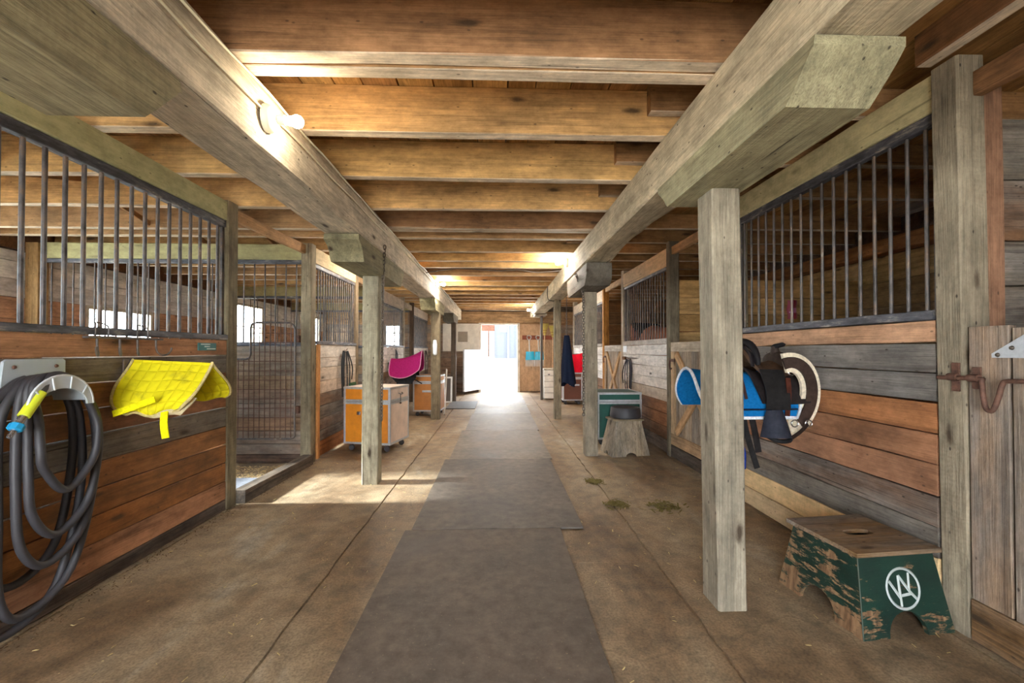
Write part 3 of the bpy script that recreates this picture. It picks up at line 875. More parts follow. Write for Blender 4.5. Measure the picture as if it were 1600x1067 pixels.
# ------------------------------------------------------------------ outer walls and windows
def wall_planks(root, axis, fixed, a0, a1, zs, cols, holes, t=0.03, mats=None):
    """horizontal planks broken around openings (a0, a1, z0, z1)"""
    for k, (z1, z0) in enumerate(zip(zs[:-1], zs[1:])):
        cuts = [(a0, a1)]
        for (h0, h1, hz0, hz1) in holes:
            if hz1 <= z0 + 0.005 or hz0 >= z1 - 0.005: continue
            new = []
            for (p, q) in cuts:
                if h1 <= p or h0 >= q: new.append((p, q)); continue
                if h0 > p: new.append((p, h0))
                if h1 < q: new.append((h1, q))
            cuts = new
        for (p, q) in cuts:
            zc = (z0 + z1) / 2
            A = (fixed, p, zc) if axis == 'Y' else (p, fixed, zc)
            B = (fixed, q, zc) if axis == 'Y' else (q, fixed, zc)
            col = cols[k % len(cols)]
            plank('plank', root, A, B, z1 - z0 - 0.006, t, (1, 0, 0) if axis == 'Y' else (0, 1, 0), (mats[k % len(mats)] if mats else 'wood'), col, 0.003, 3, 0.0015)

LW = [(-0.3, 1.5, 1.32, 2.40), (3.05, 4.55, 1.32, 2.40), (5.76, 6.85, 0.84, 1.88), (8.9, 9.98, 0.84, 2.28), (12.0, 13.1, 0.84, 2.28)]  # first opening is an unseen window added to light the stalls
zl = [2.40, 2.28, 2.08, 1.88, 1.64, 1.40, 1.32, 1.08, 0.84, 0.6, 0.36, 0.12, 0.0]
wall_l = thing('wall_left', (WL, 6, 0), 'plank outer wall behind the left stalls', kind='structure')
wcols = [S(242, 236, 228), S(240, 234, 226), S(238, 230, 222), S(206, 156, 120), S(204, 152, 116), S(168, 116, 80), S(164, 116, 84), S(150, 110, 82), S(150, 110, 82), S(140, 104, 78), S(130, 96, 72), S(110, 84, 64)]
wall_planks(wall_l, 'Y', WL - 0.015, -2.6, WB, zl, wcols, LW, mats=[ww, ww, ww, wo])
MB().box((WL - 0.06, 5.4, 2.6), (0.16, 16.2, 0.37)).build('top_plate', 'hewn', wall_l, None, S(120, 82, 54))
def backing(root, axis, fixed, a0, a1, z1, holes, col):
    """outer cladding sheet pieces behind the planks so that no daylight leaks through the joints"""
    ys = sorted({a0, a1, *[h[0] for h in holes], *[h[1] for h in holes]})
    for p, q in zip(ys[:-1], ys[1:]):
        hh = [h for h in holes if h[0] <= p + 1e-6 and h[1] >= q - 1e-6]
        segs = [(0, z1)] if not hh else [(0, hh[0][2]), (hh[0][3], z1)]
        for (u, v) in segs:
            if v - u < 1e-3: continue
            c = (fixed, (p + q) / 2, (u + v) / 2) if axis == 'Y' else ((p + q) / 2, fixed, (u + v) / 2)
            s = (0.04, q - p, v - u) if axis == 'Y' else (q - p, 0.04, v - u)
            MB().box(c, s).build('cladding', 'dirty', root, None, col)
backing(wall_l, 'Y', WL - 0.052, -2.6, WB, 2.8, LW, S(110, 90, 70))

def window(name, axis, fixed, a0, a1, z0, z1, cols_n, rows_n, label, frame_col=S(190, 176, 156)):
    root = thing(name, (fixed, (a0 + a1) / 2, z0) if axis == 'Y' else ((a0 + a1) / 2, fixed, z0), label, kind='structure')
    def pt(a, z): return (fixed, a, z) if axis == 'Y' else (a, fixed, z)
    nrm = (1, 0, 0) if axis == 'Y' else (0, 1, 0)
    w = 0.045
    for (p, q) in ((pt(a0, z0 + w / 2), pt(a1, z0 + w / 2)), (pt(a0, z1 - w / 2), pt(a1, z1 - w / 2)), (pt(a0 + w / 2, z0 + w), pt(a0 + w / 2, z1 - w)), (pt(a1 - w / 2, z0 + w), pt(a1 - w / 2, z1 - w))):
        plank('frame', root, p, q, w, 0.07, nrm, 'smoothwood', frame_col, 0.003, 1, 0)
    for k in range(1, cols_n):
        a = a0 + (a1 - a0) * k / cols_n
        plank('muntin', root, pt(a, z0 + w), pt(a, z1 - w), 0.02, 0.03, nrm, 'smoothwood', frame_col, 0.002, 1, 0)
    for k in range(1, rows_n):
        z = z0 + (z1 - z0) * k / rows_n
        plank('muntin', root, pt(a0 + w, z), pt(a1 - w, z), 0.02, 0.03, nrm, 'smoothwood', frame_col, 0.002, 1, 0)
    for i in range(cols_n):
        for j in range(rows_n):
            p0, p1 = a0 + (a1 - a0) * i / cols_n, a0 + (a1 - a0) * (i + 1) / cols_n
            q0, q1 = z0 + (z1 - z0) * j / rows_n, z0 + (z1 - z0) * (j + 1) / rows_n
            mb = MB()
            c = pt((p0 + p1) / 2, (q0 + q1) / 2)
            s = (0.004, p1 - p0 - 0.012, q1 - q0 - 0.012) if axis == 'Y' else (p1 - p0 - 0.012, 0.004, q1 - q0 - 0.012)
            mb.box((0, 0, 0), s); mb.build('pane', 'glass', root, T(*c))
    return root
for k, (a0, a1, z0, z1) in enumerate(LW):
    window('window_%d' % (k + 1), 'Y', WL - 0.03, a0, a1, z0, z1, (3, 3, 5, 3, 3)[k], (2, 2, 2, 3, 3)[k],
           ['unseen window added to light the left stall beside the camera', 'window of the nearest left stall', 'low bright window seen through the first left grille', 'tall bright window beyond the wire gate', 'farthest bright window in the left wall'][k])

wall_r = thing('wall_right', (WR, 6, 0), 'board outer wall behind the right stalls', kind='structure')
wall_planks(wall_r, 'Y', WR + 0.015, -2.6, WB, [2.40, 2.1, 1.8, 1.5, 1.2, 0.9, 0.6, 0.3, 0.0], [S(196, 158, 106), S(170, 134, 92), S(150, 122, 90), S(150, 122, 90)], [], mats=[wo])
MB().box((WR + 0.06, 5.4, 2.6), (0.14, 16.2, 0.37)).build('cladding', 'dirty', wall_r, None, S(110, 80, 56))
MB().box((WR + 0.055, 5.4, 1.21), (0.04, 16.2, 2.42)).build('cladding', 'dirty', wall_r, None, S(110, 80, 56))
timber('top_plate', WR - 0.16, WR + 0.0, -0.6, WB, 2.40, 2.56, 9, 0.012, parent=wall_r, col=S(178, 122, 76))
for yb in (2.9, 3.02):
    plank('stud', wall_r, (WR - 0.03, yb, 1.3), (WR - 0.03, yb, 2.39), 0.06, 0.05, (1, 0, 0), 'wood', S(206, 160, 100))

# far end wall with the doorway
wall_b = thing('wall_back', (0, WB, 0), 'plank end wall around the open door', kind='structure')
DX0, DX1, DZ = -0.50, 0.62, 2.10
BH = [(DX0, DX1, 0.0, DZ), (-3.5, -2.9, 1.32, 2.10)]
zb = [2.52, 2.31, 2.10, 1.84, 1.58, 1.32, 1.06, 0.8, 0.54, 0.28, 0.0]
bcols = [S(184, 146, 104), S(176, 136, 96), S(150, 124, 100), S(156, 128, 102), S(150, 120, 96), S(146, 116, 92), S(150, 120, 96), S(140, 112, 90), S(136, 108, 86), S(120, 96, 78)]
wall_planks(wall_b, 'X', WB + 0.015, WL, WR, zb, bcols, BH, mats=[wo, wo, we])
backing(wall_b, 'X', WB + 0.052, WL, WR, 2.85, BH, S(120, 98, 78))
plank('header_beam', wall_b, (-2.1, WB - 0.05, 2.30), (2.1, WB - 0.05, 2.30), 0.3, 0.09, (0, 1, 0), 'hewn', S(196, 158, 116), 0.01, 6, 0.006)
window('window_6', 'X', WB + 0.03, -3.5, -2.9, 1.32, 2.10, 2, 3, 'small window in the end wall left of the door')
plank('panel', wall_b, (1.30, WB - 0.015, 0.02), (1.30, WB - 0.015, 2.12), 1.3, 0.02, (0, 1, 0), 'smoothwood', S(196, 158, 122), 0.002, 1, 0)

door = thing('door_1', ((DX0 + DX1) / 2, WB, 0), 'white framed open doorway at the end of the aisle', kind='structure')
for a, b_ in (((DX0 - 0.04, WB - 0.01, 0.0), (DX0 - 0.04, WB - 0.01, DZ + 0.08)), ((DX1 + 0.04, WB - 0.01, 0.0), (DX1 + 0.04, WB - 0.01, DZ + 0.08)), ((DX0, WB - 0.01, DZ + 0.04), (DX1, WB - 0.01, DZ + 0.04))):
    plank('door_frame', door, a, b_, 0.08, 0.14, (0, 1, 0), 'smoothwood', S(224, 214, 200), 0.004, 1, 0)
# lower leaf, swung inwards
leaf_M = T(DX0 - 0.01, WB - 0.08, 0.1) @ RZ(-115)
lf = MB(); lf.box((0.54, 0.0, 0.608), (1.08, 0.045, 1.215), bev=0.004)
leaf = lf.build('door_leaf', 'tint', door, leaf_M, S(222, 224, 230)); leaf['label'] = 'white lower half of the split door, swung inwards'
for zz in (0.02, 1.19):
    MB().box((0.54, 0, zz), (1.06, 0.06, 0.035)).build('edge_strip', 'tint', leaf, leaf_M, S(236, 238, 242))
for zz in (0.2, 1.0):
    MB().box((0.03, 0.03, zz), (0.16, 0.012, 0.05)).build('hinge', 'alu', leaf, leaf_M)
# upper leaf, folded back flat on the wall
up = MB(); up.box((0, 0, 0), (1.12, 0.04, 0.86), bev=0.004)
uM = T(-1.13, WB - 0.07, 1.70)
ul = up.build('door_leaf', 'tint', door, uM, S(216, 206, 190)); ul['label'] = 'beige upper half of the split door folded against the wall'
MB().box((0.06, -0.024, 0.02), (0.30, 0.012, 0.32)).build('hatch_panel', 'tint', ul, uM, S(140, 126, 108))

# unseen end wall added behind the camera to hold back daylight
wall_f = thing('wall_light_block', (2.6, -2.6, 0), 'plank end wall added behind the camera to hold back daylight', kind='structure')
wall_planks(wall_f, 'X', -2.6, WL, WR, [2.8, 2.4, 2.0, 1.6, 1.2, 0.8, 0.4, 0.0], [S(150, 122, 92)], [(-2.1, 0.3, 0.0, 2.4)])
# ------------------------------------------------------------------ yard beyond the door
yard = MB()
yard.add([(-14, 13.62, -0.05), (14, 13.62, -0.05), (14, 17.0, 0.77), (-14, 17.0, 0.77)], [(0, 1, 2, 3)])
tag(yard.build('ground_ramp', 'ground'), 'sunlit gravel ramp just outside the door', kind='structure')
y2 = MB(); y2.add([(-14, 17.0, 0.765), (14, 17.0, 0.765), (14, 40, 1.05), (-14, 40, 1.05)], [(0, 1, 2, 3)])
tag(y2.build('ground_apron', 'concrete'), 'grey concrete apron beyond the gravel ramp', kind='structure')
shed = thing('metal_shed', (1.8, 24, 0.85), 'pale blue metal shed seen through the open door', 'shed')
MB().box((1.75, 25.5, 2.4), (3.8, 3.0, 3.2)).build('wall', 'tint', shed, None, S(44, 50, 60))
for k in range(7):
    MB().box((-0.1 + 0.55 * k, 23.985, 2.4), (0.03, 0.03, 3.18)).build('siding_rib', 'tint', shed, None, S(50, 56, 66))
wf = MB().box((0.33, 23.97, 2.52), (0.34, 0.05, 0.36)).build('window', 'tint', shed, None, S(240, 240, 240))
MB().box((0.33, 23.94, 2.52), (0.24, 0.02, 0.26)).build('pane', 'tint', wf, None, S(90, 96, 104))
MB().box((0.62, 23.96, 2.4), (0.09, 0.06, 3.2)).build('corner_trim', 'tint', shed, None, S(130, 136, 146))
MB().box((1.75, 25.4, 4.05), (4.2, 3.6, 0.12)).build('roof', 'tint', shed, None, S(150, 110, 90))
barn = thing('brown_barn', (-2.2, 28.5, 0.9), 'brown barn left behind the metal shed, outside', 'barn')
MB().box((-2.2, 29.5, 2.55), (4.2, 2.4, 3.3)).build('wall', 'wood', barn, None, S(96, 62, 46))
MB().box((-0.98, 28.25, 1.75), (0.72, 0.06, 1.65)).build('door', 'tint', barn, None, S(240, 238, 234))
MB().box((-0.36, 28.25, 1.75), (0.34, 0.06, 1.65)).build('door', 'tint', barn, None, S(170, 150, 140))
MB().box((-2.2, 29.3, 4.3), (4.8, 3.2, 0.15)).build('roof', 'tint', barn, None, S(110, 80, 66))

# ------------------------------------------------------------------ rubber mats down the aisle
def rmat(x0, x1, y0, y1, z, label, rot=0.0, col=S(116, 106, 94), th=0.014):
    mb = MB()
    rnd = random.Random(int(y0 * 100))
    pts = []
    def edge(a, b, n):
        for k in range(n):
            u = k / n
            pts.append((a[0] + (b[0] - a[0]) * u + rnd.uniform(-.003, .003), a[1] + (b[1] - a[1]) * u + rnd.uniform(-.003, .003)))
    hx, hy = (x1 - x0) / 2, (y1 - y0) / 2
    for a, b in (((-hx, -hy), (hx, -hy)), ((hx, -hy), (hx, hy)), ((hx, hy), (-hx, hy)), ((-hx, hy), (-hx, -hy))): edge(a, b, 7)
    mb.prism(pts, 0, th)
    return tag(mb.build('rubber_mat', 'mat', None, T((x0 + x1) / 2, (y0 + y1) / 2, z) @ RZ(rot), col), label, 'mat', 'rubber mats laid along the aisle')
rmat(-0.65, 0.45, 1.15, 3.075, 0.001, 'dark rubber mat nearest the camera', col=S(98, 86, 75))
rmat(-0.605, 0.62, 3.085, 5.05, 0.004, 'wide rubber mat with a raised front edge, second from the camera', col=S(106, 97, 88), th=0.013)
rmat(-0.56, 0.645, 5.06, 6.875, 0.001, 'third rubber mat from the camera', col=S(126, 116, 104))  # this and the farther mats paler, the door's reflection put into their colour
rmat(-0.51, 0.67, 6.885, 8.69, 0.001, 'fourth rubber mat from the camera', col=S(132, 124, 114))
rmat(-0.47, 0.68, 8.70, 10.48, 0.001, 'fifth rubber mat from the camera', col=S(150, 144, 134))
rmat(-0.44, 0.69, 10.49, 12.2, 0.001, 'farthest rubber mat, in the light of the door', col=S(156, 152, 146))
rmat(-1.14, -0.49, 9.5, 10.85, 0.001, 'small dark rubber mat left of the aisle near the far door', col=S(92, 88, 86))

# ------------------------------------------------------------------ bare bulbs
def bulb_fixture(p, out, label, r=0.03, mat='bulb_white'):
    """porcelain lamp holder with a bare bulb; out = direction the bulb points"""
    o = V(out).normalized()
    q = V((0, 0, 1)).rotation_difference(o)
    M = T(*p) @ q.to_matrix().to_4x4()
    root = thing('bare_bulb_lamp', M, label, 'lamp', 'bare bulbs on the beams')
    MB().lathe([(0.062, 0.0), (0.062, 0.022), (0.052, 0.04), (0.03, 0.052), (0.0, 0.052)], 20, cap=False).build('lamp_holder', 'porcelain', root, M, smooth=35)
    MB().lathe([(0.02, 0.05), (0.022, 0.085), (0.0, 0.086)], 14, cap=False).build('socket', 'porcelain', root, M, smooth=35)
    mb = MB()
    prof = [(0.0, 0.083), (0.014, 0.086), (0.02, 0.1)] + [(r * math.sin(a), 0.138 - r * math.cos(a)) for a in [0.9, 1.3, 1.7, 2.1, 2.5, 2.85]] + [(0.0, 0.138 + r)]
    mb.lathe(prof, 14, cap=False).build('bulb', mat, root, M, smooth=180)
    return root
bulb_fixture((-1.078, 2.02, 2.365), (1, 0.12, -0.03), 'bare glowing bulb nearest the camera on the left beam', mat='bulb')
bulb_fixture((-1.078, 7.55, 2.45), (1, 0, 0), 'bare glowing bulb halfway along the left beam')
bulb_fixture((0.953, 5.75, 2.47), (-1, 0, 0.0), 'bare glowing bulb on the right beam above the chained post')
bulb_fixture((0.953, 11.3, 2.36), (-1, 0, 0.0), 'bare glowing bulb farthest along the right beam')
bulb_fixture((-1.362, 6.2, 2.33), (-1, 0, -0.2), 'bare glowing bulb on the stall side of the left beam')
bulb_fixture((1.237, 9.6, 2.36), (1, 0, -0.1), 'bare glowing bulb on the stall side of the right beam')

# ------------------------------------------------------------------ cables stapled to the left beam
def wire(name, pts, r, label, mat='cable', n=6, cat='cable'):
    return tag(MB().tube(spline(pts, n), r, 6).build(name, mat, smooth=60), label, cat)
rnd = random.Random(3)
def cable_pts(x, y0, y1, z0, z1, sag):
    out = []
    m = int((y1 - y0) / 0.35)
    for k in range(m + 1):
        u = k / m
        out.append((x, y0 + (y1 - y0) * u, z0 + (z1 - z0) * u + rnd.uniform(-sag, sag)))
    return out
wire('electric_cable', cable_pts(-1.066, -1.5, 12.6, 2.475, 2.48, 0.012), 0.006, 'upper pale cable stapled along the left beam')
wire('electric_cable', cable_pts(-1.066, 2.07, 11.8, 2.40, 2.44, 0.018), 0.006, 'lower pale cable running on from the nearest bulb')
wire('electric_cable', cable_pts(-1.066, -1.5, 1.96, 2.47, 2.38, 0.01), 0.005, 'pale cable reaching the nearest bulb from the camera side')
wire('electric_cable', [(-1.05, 6.33, 2.43), (-0.6, 6.36, 2.50), (0, 6.37, 2.475), (0.3, 6.37, 2.49), (0.6, 6.36, 2.455), (0.94, 6.3, 2.47)], 0.007, 'dark cable sagging across the aisle below a joist', 'darkcable')
wire('electric_cable', [(0.945, 8.05, 2.5), (0.94, 8.0, 2.36), (0.945, 7.98, 2.26), (0.98, 7.97, 2.225), (1.07, 8.03, 2.22)], 0.008, 'dark cable bent around the right beam', 'darkcable')

# ------------------------------------------------------------------ chains
def chain(path_pts, r, label, name='hanging_chain', link=0.045):
    pts = [V(p) for p in path_pts]
    mb = MB()
    k = 0
    for a, b in zip(pts[:-1], pts[1:]):
        d = b - a
        m = max(1, int(d.length / (link * 0.72)))
        for i in range(m):
            c = a + d * ((i + 0.5) / m)
            q = V((0, 0, 1)).rotation_difference(d.normalized()).to_matrix().to_4x4()
            M = Matrix.Translation(c) @ q @ RZ(90 * (k % 2) + 20)
            ring = [(math.cos(2 * PI * j / 10) * link * 0.3, 0, math.sin(2 * PI * j / 10) * link * 0.5) for j in range(10)]
            mb.tube(ring, r, 5, closed=True, M=M)
            k += 1
    return tag(mb.build(name, 'chain', smooth=60), label, 'chain')
chain([(-1.062, 4.08, 2.28), (-1.09, 4.12, 2.0), (-1.10, 4.12, 0.62)], 0.005, 'long chain hanging down in front of the orange trunk')
chain([(0.935, 5.08, 2.2), (1.03, 5.12, 1.99), (1.045, 5.16, 1.9), (1.045, 5.17, 0.5)], 0.0055, 'chain hanging along the post beside the green trunk')
chain([(1.42, 8.735, 2.575), (1.42, 8.735, 1.62)], 0.005, 'chain holding up the dark hanging blanket')

# ------------------------------------------------------------------ hose and its holder
hb = thing('hose_holder', (XL + 0.01, 2.08, 1.1), 'grey plastic hose hanger on the near left stall front', 'hose hanger')
pl = MB()
pl.prism([(1.945, 1.03), (2.235, 1.08), (2.235, 1.235), (2.222, 1.245), (1.98, 1.245), (1.965, 1.235)], 0.0, 0.014, Matrix(((0, 0, 1, 0), (1, 0, 0, 0), (0, 1, 0, 0), (0, 0, 0, 1))))
pl.build('back_plate', 'plastic', hb, T(XL + 0.004, 0, 0), S(172, 180, 184))
for yy in (2.005, 2.19):
    MB().lathe([(0.0, 0.0), (0.009, 0.0), (0.007, 0.006), (0.0, 0.007)], 10, cap=False).build('screw', 'rust', hb, T(XL + 0.018, yy, 1.21) @ RY(90))
cy, cz = 2.065, 1.045
A = [(cy + 0.145 * math.cos(a), cz + 0.118 * math.sin(a)) for a in [math.radians(d) for d in range(0, 181, 12)]]
ar = MB()
ar.sheet(lambda u, v: (XL + 0.018 + v * 0.15, cy + 0.118 * math.cos(PI * u), cz + 0.075 * math.sin(PI * u)), 16, 4, 0.006)
ar.build('arch', 'plastic', hb, None, S(166, 174, 178), smooth=40)
fl = MB()
outer = [(cy + 0.15 * math.cos(PI * k / 18), cz - 0.02 + 0.145 * math.sin(PI * k / 18)) for k in range(19)]
inner = [(cy + 0.12 * math.cos(PI * k / 18), cz - 0.02 + 0.085 * math.sin(PI * k / 18)) for k in range(19)]
PX = Matrix(((0, 0, 1, 0), (1, 0, 0, 0), (0, 1, 0, 0), (0, 0, 0, 1)))
fl.prism(outer + inner[::-1], 0, 0.01, PX)
fl.build('flange', 'plastic', hb, T(XL + 0.165, 0, 0), S(186, 192, 196))
for a in (40, 75, 110, 145):
    ca, sa = math.cos(math.radians(a)), math.sin(math.radians(a))
    plank('rib', hb, (XL + 0.178, cy + 0.12 * ca, cz - 0.02 + 0.085 * sa), (XL + 0.178, cy + 0.148 * ca, cz - 0.02 + 0.142 * sa), 0.006, 0.006, (1, 0, 0), 'plastic', S(206, 210, 212), 0.001, 1, 0)
MB().tube([(XL + 0.172, p[0], p[1]) for p in outer], 0.006, 6).build('lip', 'plastic', hb, None, S(206, 210, 212), smooth=60)

hose = thing('coiled_hose', (XL + 0.08, 2.08, 0.05), 'thick black hose coiled in loops, hung on the grey hanger', 'hose')
hp = []
loops = [(2.10, 0.63, 1.98, 2.235, XL + 0.145, XL + 0.16), (2.08, 0.43, 1.955, 2.265, XL + 0.125, XL + 0.135), (2.06, 0.30, 1.93, 2.285, XL + 0.105, XL + 0.11), (1.99, 0.105, 1.885, 2.30, XL + 0.08, XL + 0.085), (1.94, 0.05, 1.83, 2.255, XL + 0.055, XL + 0.06), (2.0, 0.235, 1.80, 2.235, XL + 0.04, XL + 0.03)]
hp.append((XL + 0.17, 1.915, 1.02)); hp.append((XL + 0.165, 1.975, 1.10))
for k, (yb, zb, yl, yr, xt, xbm) in enumerate(loops):
    zt = 1.172 - 0.004 * k
    hp += [(xt, 2.055, zt), (xt, 2.165, 1.125), (xt + 0.01, yr, 0.98), (xbm + 0.01, yr + 0.012, (0.98 + zb) / 2 + 0.08), (xbm + 0.01, (yb + yr) / 2 + 0.05, zb + 0.11), (xbm, yb, zb), (xbm + 0.006, (yb + yl) / 2 - 0.045, zb + 0.12), (xbm + 0.012, yl - 0.008, (0.95 + zb) / 2 + 0.05), (xt + 0.004, yl + 0.005, 0.96), (xt, 1.965, 1.12)]
hp += [(XL + 0.03, 2.04, 1.155)]
MB().tube(spline(hp, 6), 0.0175, 10).build('hose_tube', 'rubber', hose, smooth=60)
dv = (V(hp[0]) - V(hp[1])).normalized()
p0 = V(hp[1]); p1 = V(hp[0]) + dv * 0.02
MB().tube([p0, p1], 0.0215, 10).build('grip', 'plastic', hose, None, S(214, 224, 52), smooth=50)
MB().tube([p1, p1 + dv * 0.035], [0.015, 0.013], 10).build('swivel', 'chrome', hose, None, None, smooth=50)
MB().tube([p1 + dv * 0.035, p1 + dv * 0.04, p1 + dv * 0.062, p1 + dv * 0.066], [0.02, 0.026, 0.026, 0.02], 8).build('coupling', 'plastic', hose, None, S(40, 150, 200))
MB().tube([p1 + dv * 0.066, p1 + dv * 0.1], [0.011, 0.009], 10).build('nozzle', 'chrome', hose, None, None, smooth=50)

# ------------------------------------------------------------------ hooks and little sign on the near left stall front
hk = thing('hook_rack', (XL + 0.03, 2.58, 1.36), 'dark iron rail with four hooks above the yellow pad', 'hook rack')
plank('bar', hk, (XL + 0.024, 2.33, 1.357), (XL + 0.024, 2.84, 1.357), 0.012, 0.03, (1, 0, 0), 'bar', None, 0.003, 1, 0)
for yy, s in ((2.39, -1), (2.53, -1), (2.65, -1), (2.79, 1)):
    pts = [(XL + 0.03, yy, 1.355), (XL + 0.032, yy, 1.30), (XL + 0.04, yy + s * 0.004, 1.272), (XL + 0.055, yy + s * 0.02, 1.258), (XL + 0.07, yy + s * 0.042, 1.262), (XL + 0.08, yy + s * 0.058, 1.285), (XL + 0.082, yy + s * 0.062, 1.305)]
    MB().tube(spline(pts, 5), 0.006, 8).build('hook', 'bar', hk, smooth=60)
for yy in (2.43, 2.70):
    pts = [(XL + 0.018, yy - 0.035, 1.36), (XL + 0.018, yy - 0.035, 1.418), (XL - 0.005, yy - 0.01, 1.438), (XL - 0.005, yy + 0.02, 1.438), (XL + 0.018, yy + 0.04, 1.418), (XL + 0.018, yy + 0.04, 1.36)]
    MB().tube(spline(pts, 4), 0.004, 6).build('hanger', 'bar', hk, smooth=60)
sg = thing('name_plate', (XL + 0.004, 3.31, 1.315), 'small teal name plate with white lettering on the stall front', 'sign')
MB().box((XL + 0.004, 3.31, 1.315), (0.006, 0.2, 0.056), bev=0.001).build('plate', 'plastic', sg, None, S(40, 112, 112))
rn = random.Random(5)
for row, (a, b) in enumerate(((3.235, 3.33), (3.275, 3.33), (3.30, 3.395))):
    y = a
    while y < b:
        w = rn.uniform(0.006, 0.011)
        MB().box((XL + 0.0078, y + w / 2, 1.333 - row * 0.017), (0.0015, w * 0.75, 0.009)).build('lettering', 'plastic', sg, None, S(196, 220, 214))
        y += w

# ------------------------------------------------------------------ draped pads
def rack(name, p, length, dirx, label, r=0.016, col=None):
    """round saddle rack sticking out from a stall front"""
    root = thing(name, p, label, 'saddle rack')
    MB().tube([p, (p[0] + dirx * length, p[1], p[2])], r, 10).build('arm', 'bar', root, smooth=40)
    MB().box((p[0] + dirx * 0.005, p[1], p[2]), (0.01, 0.08, 0.12), bev=0.002).build('wall_plate', 'bar', root)
    return root
rack('saddle_rack', (XL + 0.002, 2.62, 1.175), 0.42, 1, 'iron arm on the stall front holding up the yellow pad')

pad = thing('saddle_pad', (-1.95, 2.62, 1.21), 'bright yellow quilted saddle pad with tan edging', 'saddle pad')
def ypad(u, v):
    # u along the arm (wall to aisle), v from the near hem over the ridge to the far hem
    x = XL + 0.03 + u * 0.46
    s = (v - 0.5) * 2
    a = abs(s)
    tt = min(1, max(0, (a - 0.42) / 0.58))
    low = 0.42 if s < 0 else 0.7
    cx = -1.95 if s < 0 else -1.9
    x = cx + (x - cx) * (low + (1 - low) * math.sqrt(max(0.0, 1 - tt ** 2.4)))
    sp = 0.20 if s < 0 else 0.23
    y = 2.62 + (-1 if s < 0 else 1) * sp * math.sin(min(1, a * 1.15) * PI / 2 * 0.92) * a ** 0.65
    z = 1.232 - (0.30 if s < 0 else 0.255) * a ** 1.25
    z += 0.012 * math.sin(u * 9 + v * 6) * a - 0.02 * u * (1 - a)
    if s < 0:
        k = max(0, (a - 0.8) / 0.2)
        y += 0.05 * k * k * (0.3 + u)
    return (x, y, z)
m = MB(); m.sheet(ypad, 26, 40, 0.014, uv=True)
m.build('quilt', 'yellowpad', pad, smooth=60)
rim = [ypad(k / 20, 0) for k in range(21)] + [ypad(1, k / 34) for k in range(1, 35)] + [ypad(1 - k / 20, 1) for k in range(1, 21)] + [ypad(0, 1 - k / 34) for k in range(1, 34)]
MB().tube(rim, 0.0085, 6, closed=True).build('binding', 'cloth', pad, None, S(206, 188, 128), smooth=60)
def strap(name, parent, pts, w, th, mat, col, nrm=(0, -1, 0)):
    pts = spline(pts, 5)
    mb = MB(); vs, fs = [], []
    for i, p in enumerate(pts):
        d = (pts[min(i + 1, len(pts) - 1)] - pts[max(i - 1, 0)]).normalized()
        n_ = V(nrm); n_ = (n_ - d * n_.dot(d)).normalized()
        s_ = d.cross(n_)
        for a, b in ((-1, -1), (1, -1), (1, 1), (-1, 1)):
            vs.append(p + s_ * (a * w / 2) + n_ * (b * th / 2))
    for i in range(len(pts) - 1):
        for k in range(4):
            fs.append((i * 4 + k, i * 4 + (k + 1) % 4, i * 4 + 4 + (k + 1) % 4, i * 4 + 4 + k))
    fs.append((3, 2, 1, 0)); e = (len(pts) - 1) * 4; fs.append((e, e + 1, e + 2, e + 3))
    mb.add(vs, fs)
    return mb.build(name, mat, parent, None, col, smooth=50)
strap('strap', pad, [(-1.86, 2.40, 1.02), (-1.95, 2.385, 0.985), (-2.06, 2.375, 0.945)], 0.035, 0.004, 'cloth', S(236, 224, 20), (0, -1, 0.2))
strap('strap', pad, [(-1.86, 2.47, 0.95), (-1.85, 2.45, 0.88), (-1.835, 2.445, 0.80)], 0.04, 0.005, 'cloth', S(238, 226, 20))
# near hem rolled under
m = MB(); m.sheet(lambda u, v: V(ypad(0.04 + 0.92 * u, 0.02 + 0.16 * v)) + V((0.012, 0.02, -0.022 - 0.012 * u)), 18, 10, 0.008)
m.build('lining', 'cloth', pad, None, S(206, 188, 148), smooth=60)

def mag(u, v):
    x = -2.06 + u * 0.60
    s = (v - 0.5) * 2; a = abs(s)
    k = max(0, (a - 0.5) / 0.5)
    cx = -1.74
    x = cx + (x - cx) * (1 - 0.10 * k ** 4)
    y = 8.42 + (-1 if s < 0 else 1) * 0.24 * a ** 0.6
    z = 1.10 + 0.20 * u ** 2 + 0.04 * (1 - u) ** 2 - (0.33 + 0.05 * u) * a ** 1.2 - 0.03 * a * math.sin(PI * u)
    return (x, y, z)
mp_ = thing('saddle_pad', (-1.74, 8.42, 1.0), 'magenta saddle pad with pink piping thrown over a saddle', 'saddle pad')
m = MB(); m.sheet(mag, 20, 30, 0.014); m.build('cloth', 'cloth', mp_, None, S(178, 40, 112), smooth=60)
rim = [mag(k / 16, 0) for k in range(17)] + [mag(1, k / 24) for k in range(1, 25)] + [mag(1 - k / 16, 1) for k in range(1, 17)] + [mag(0, 1 - k / 24) for k in range(1, 24)]
MB().tube(rim, 0.009, 6, closed=True).build('binding', 'cloth', mp_, None, S(232, 168, 196), smooth=60)
rack('saddle_rack', (XL2 + 0.002, 8.42, 1.0), 0.6, 1, 'iron arm holding the saddle below the magenta pad')
es = thing('english_saddle', (-1.75, 8.42, 0.9), 'black leather saddle below the magenta pad', 'saddle')
def flap(u, v):
    s = (v - 0.5) * 2; a = abs(s)
    return (-2.0 + u * 0.44 + 0.02 * math.sin(u * 3), 8.42 + (-1 if s < 0 else 1) * 0.2 * a ** 0.6, 1.06 - 0.44 * a ** 1.1 * (1 - 0.35 * (2 * u - 1) ** 2))
m = MB(); m.sheet(flap, 14, 24, 0.02); m.build('flap', 'leather', es, None, S(40, 42, 46), smooth=60)
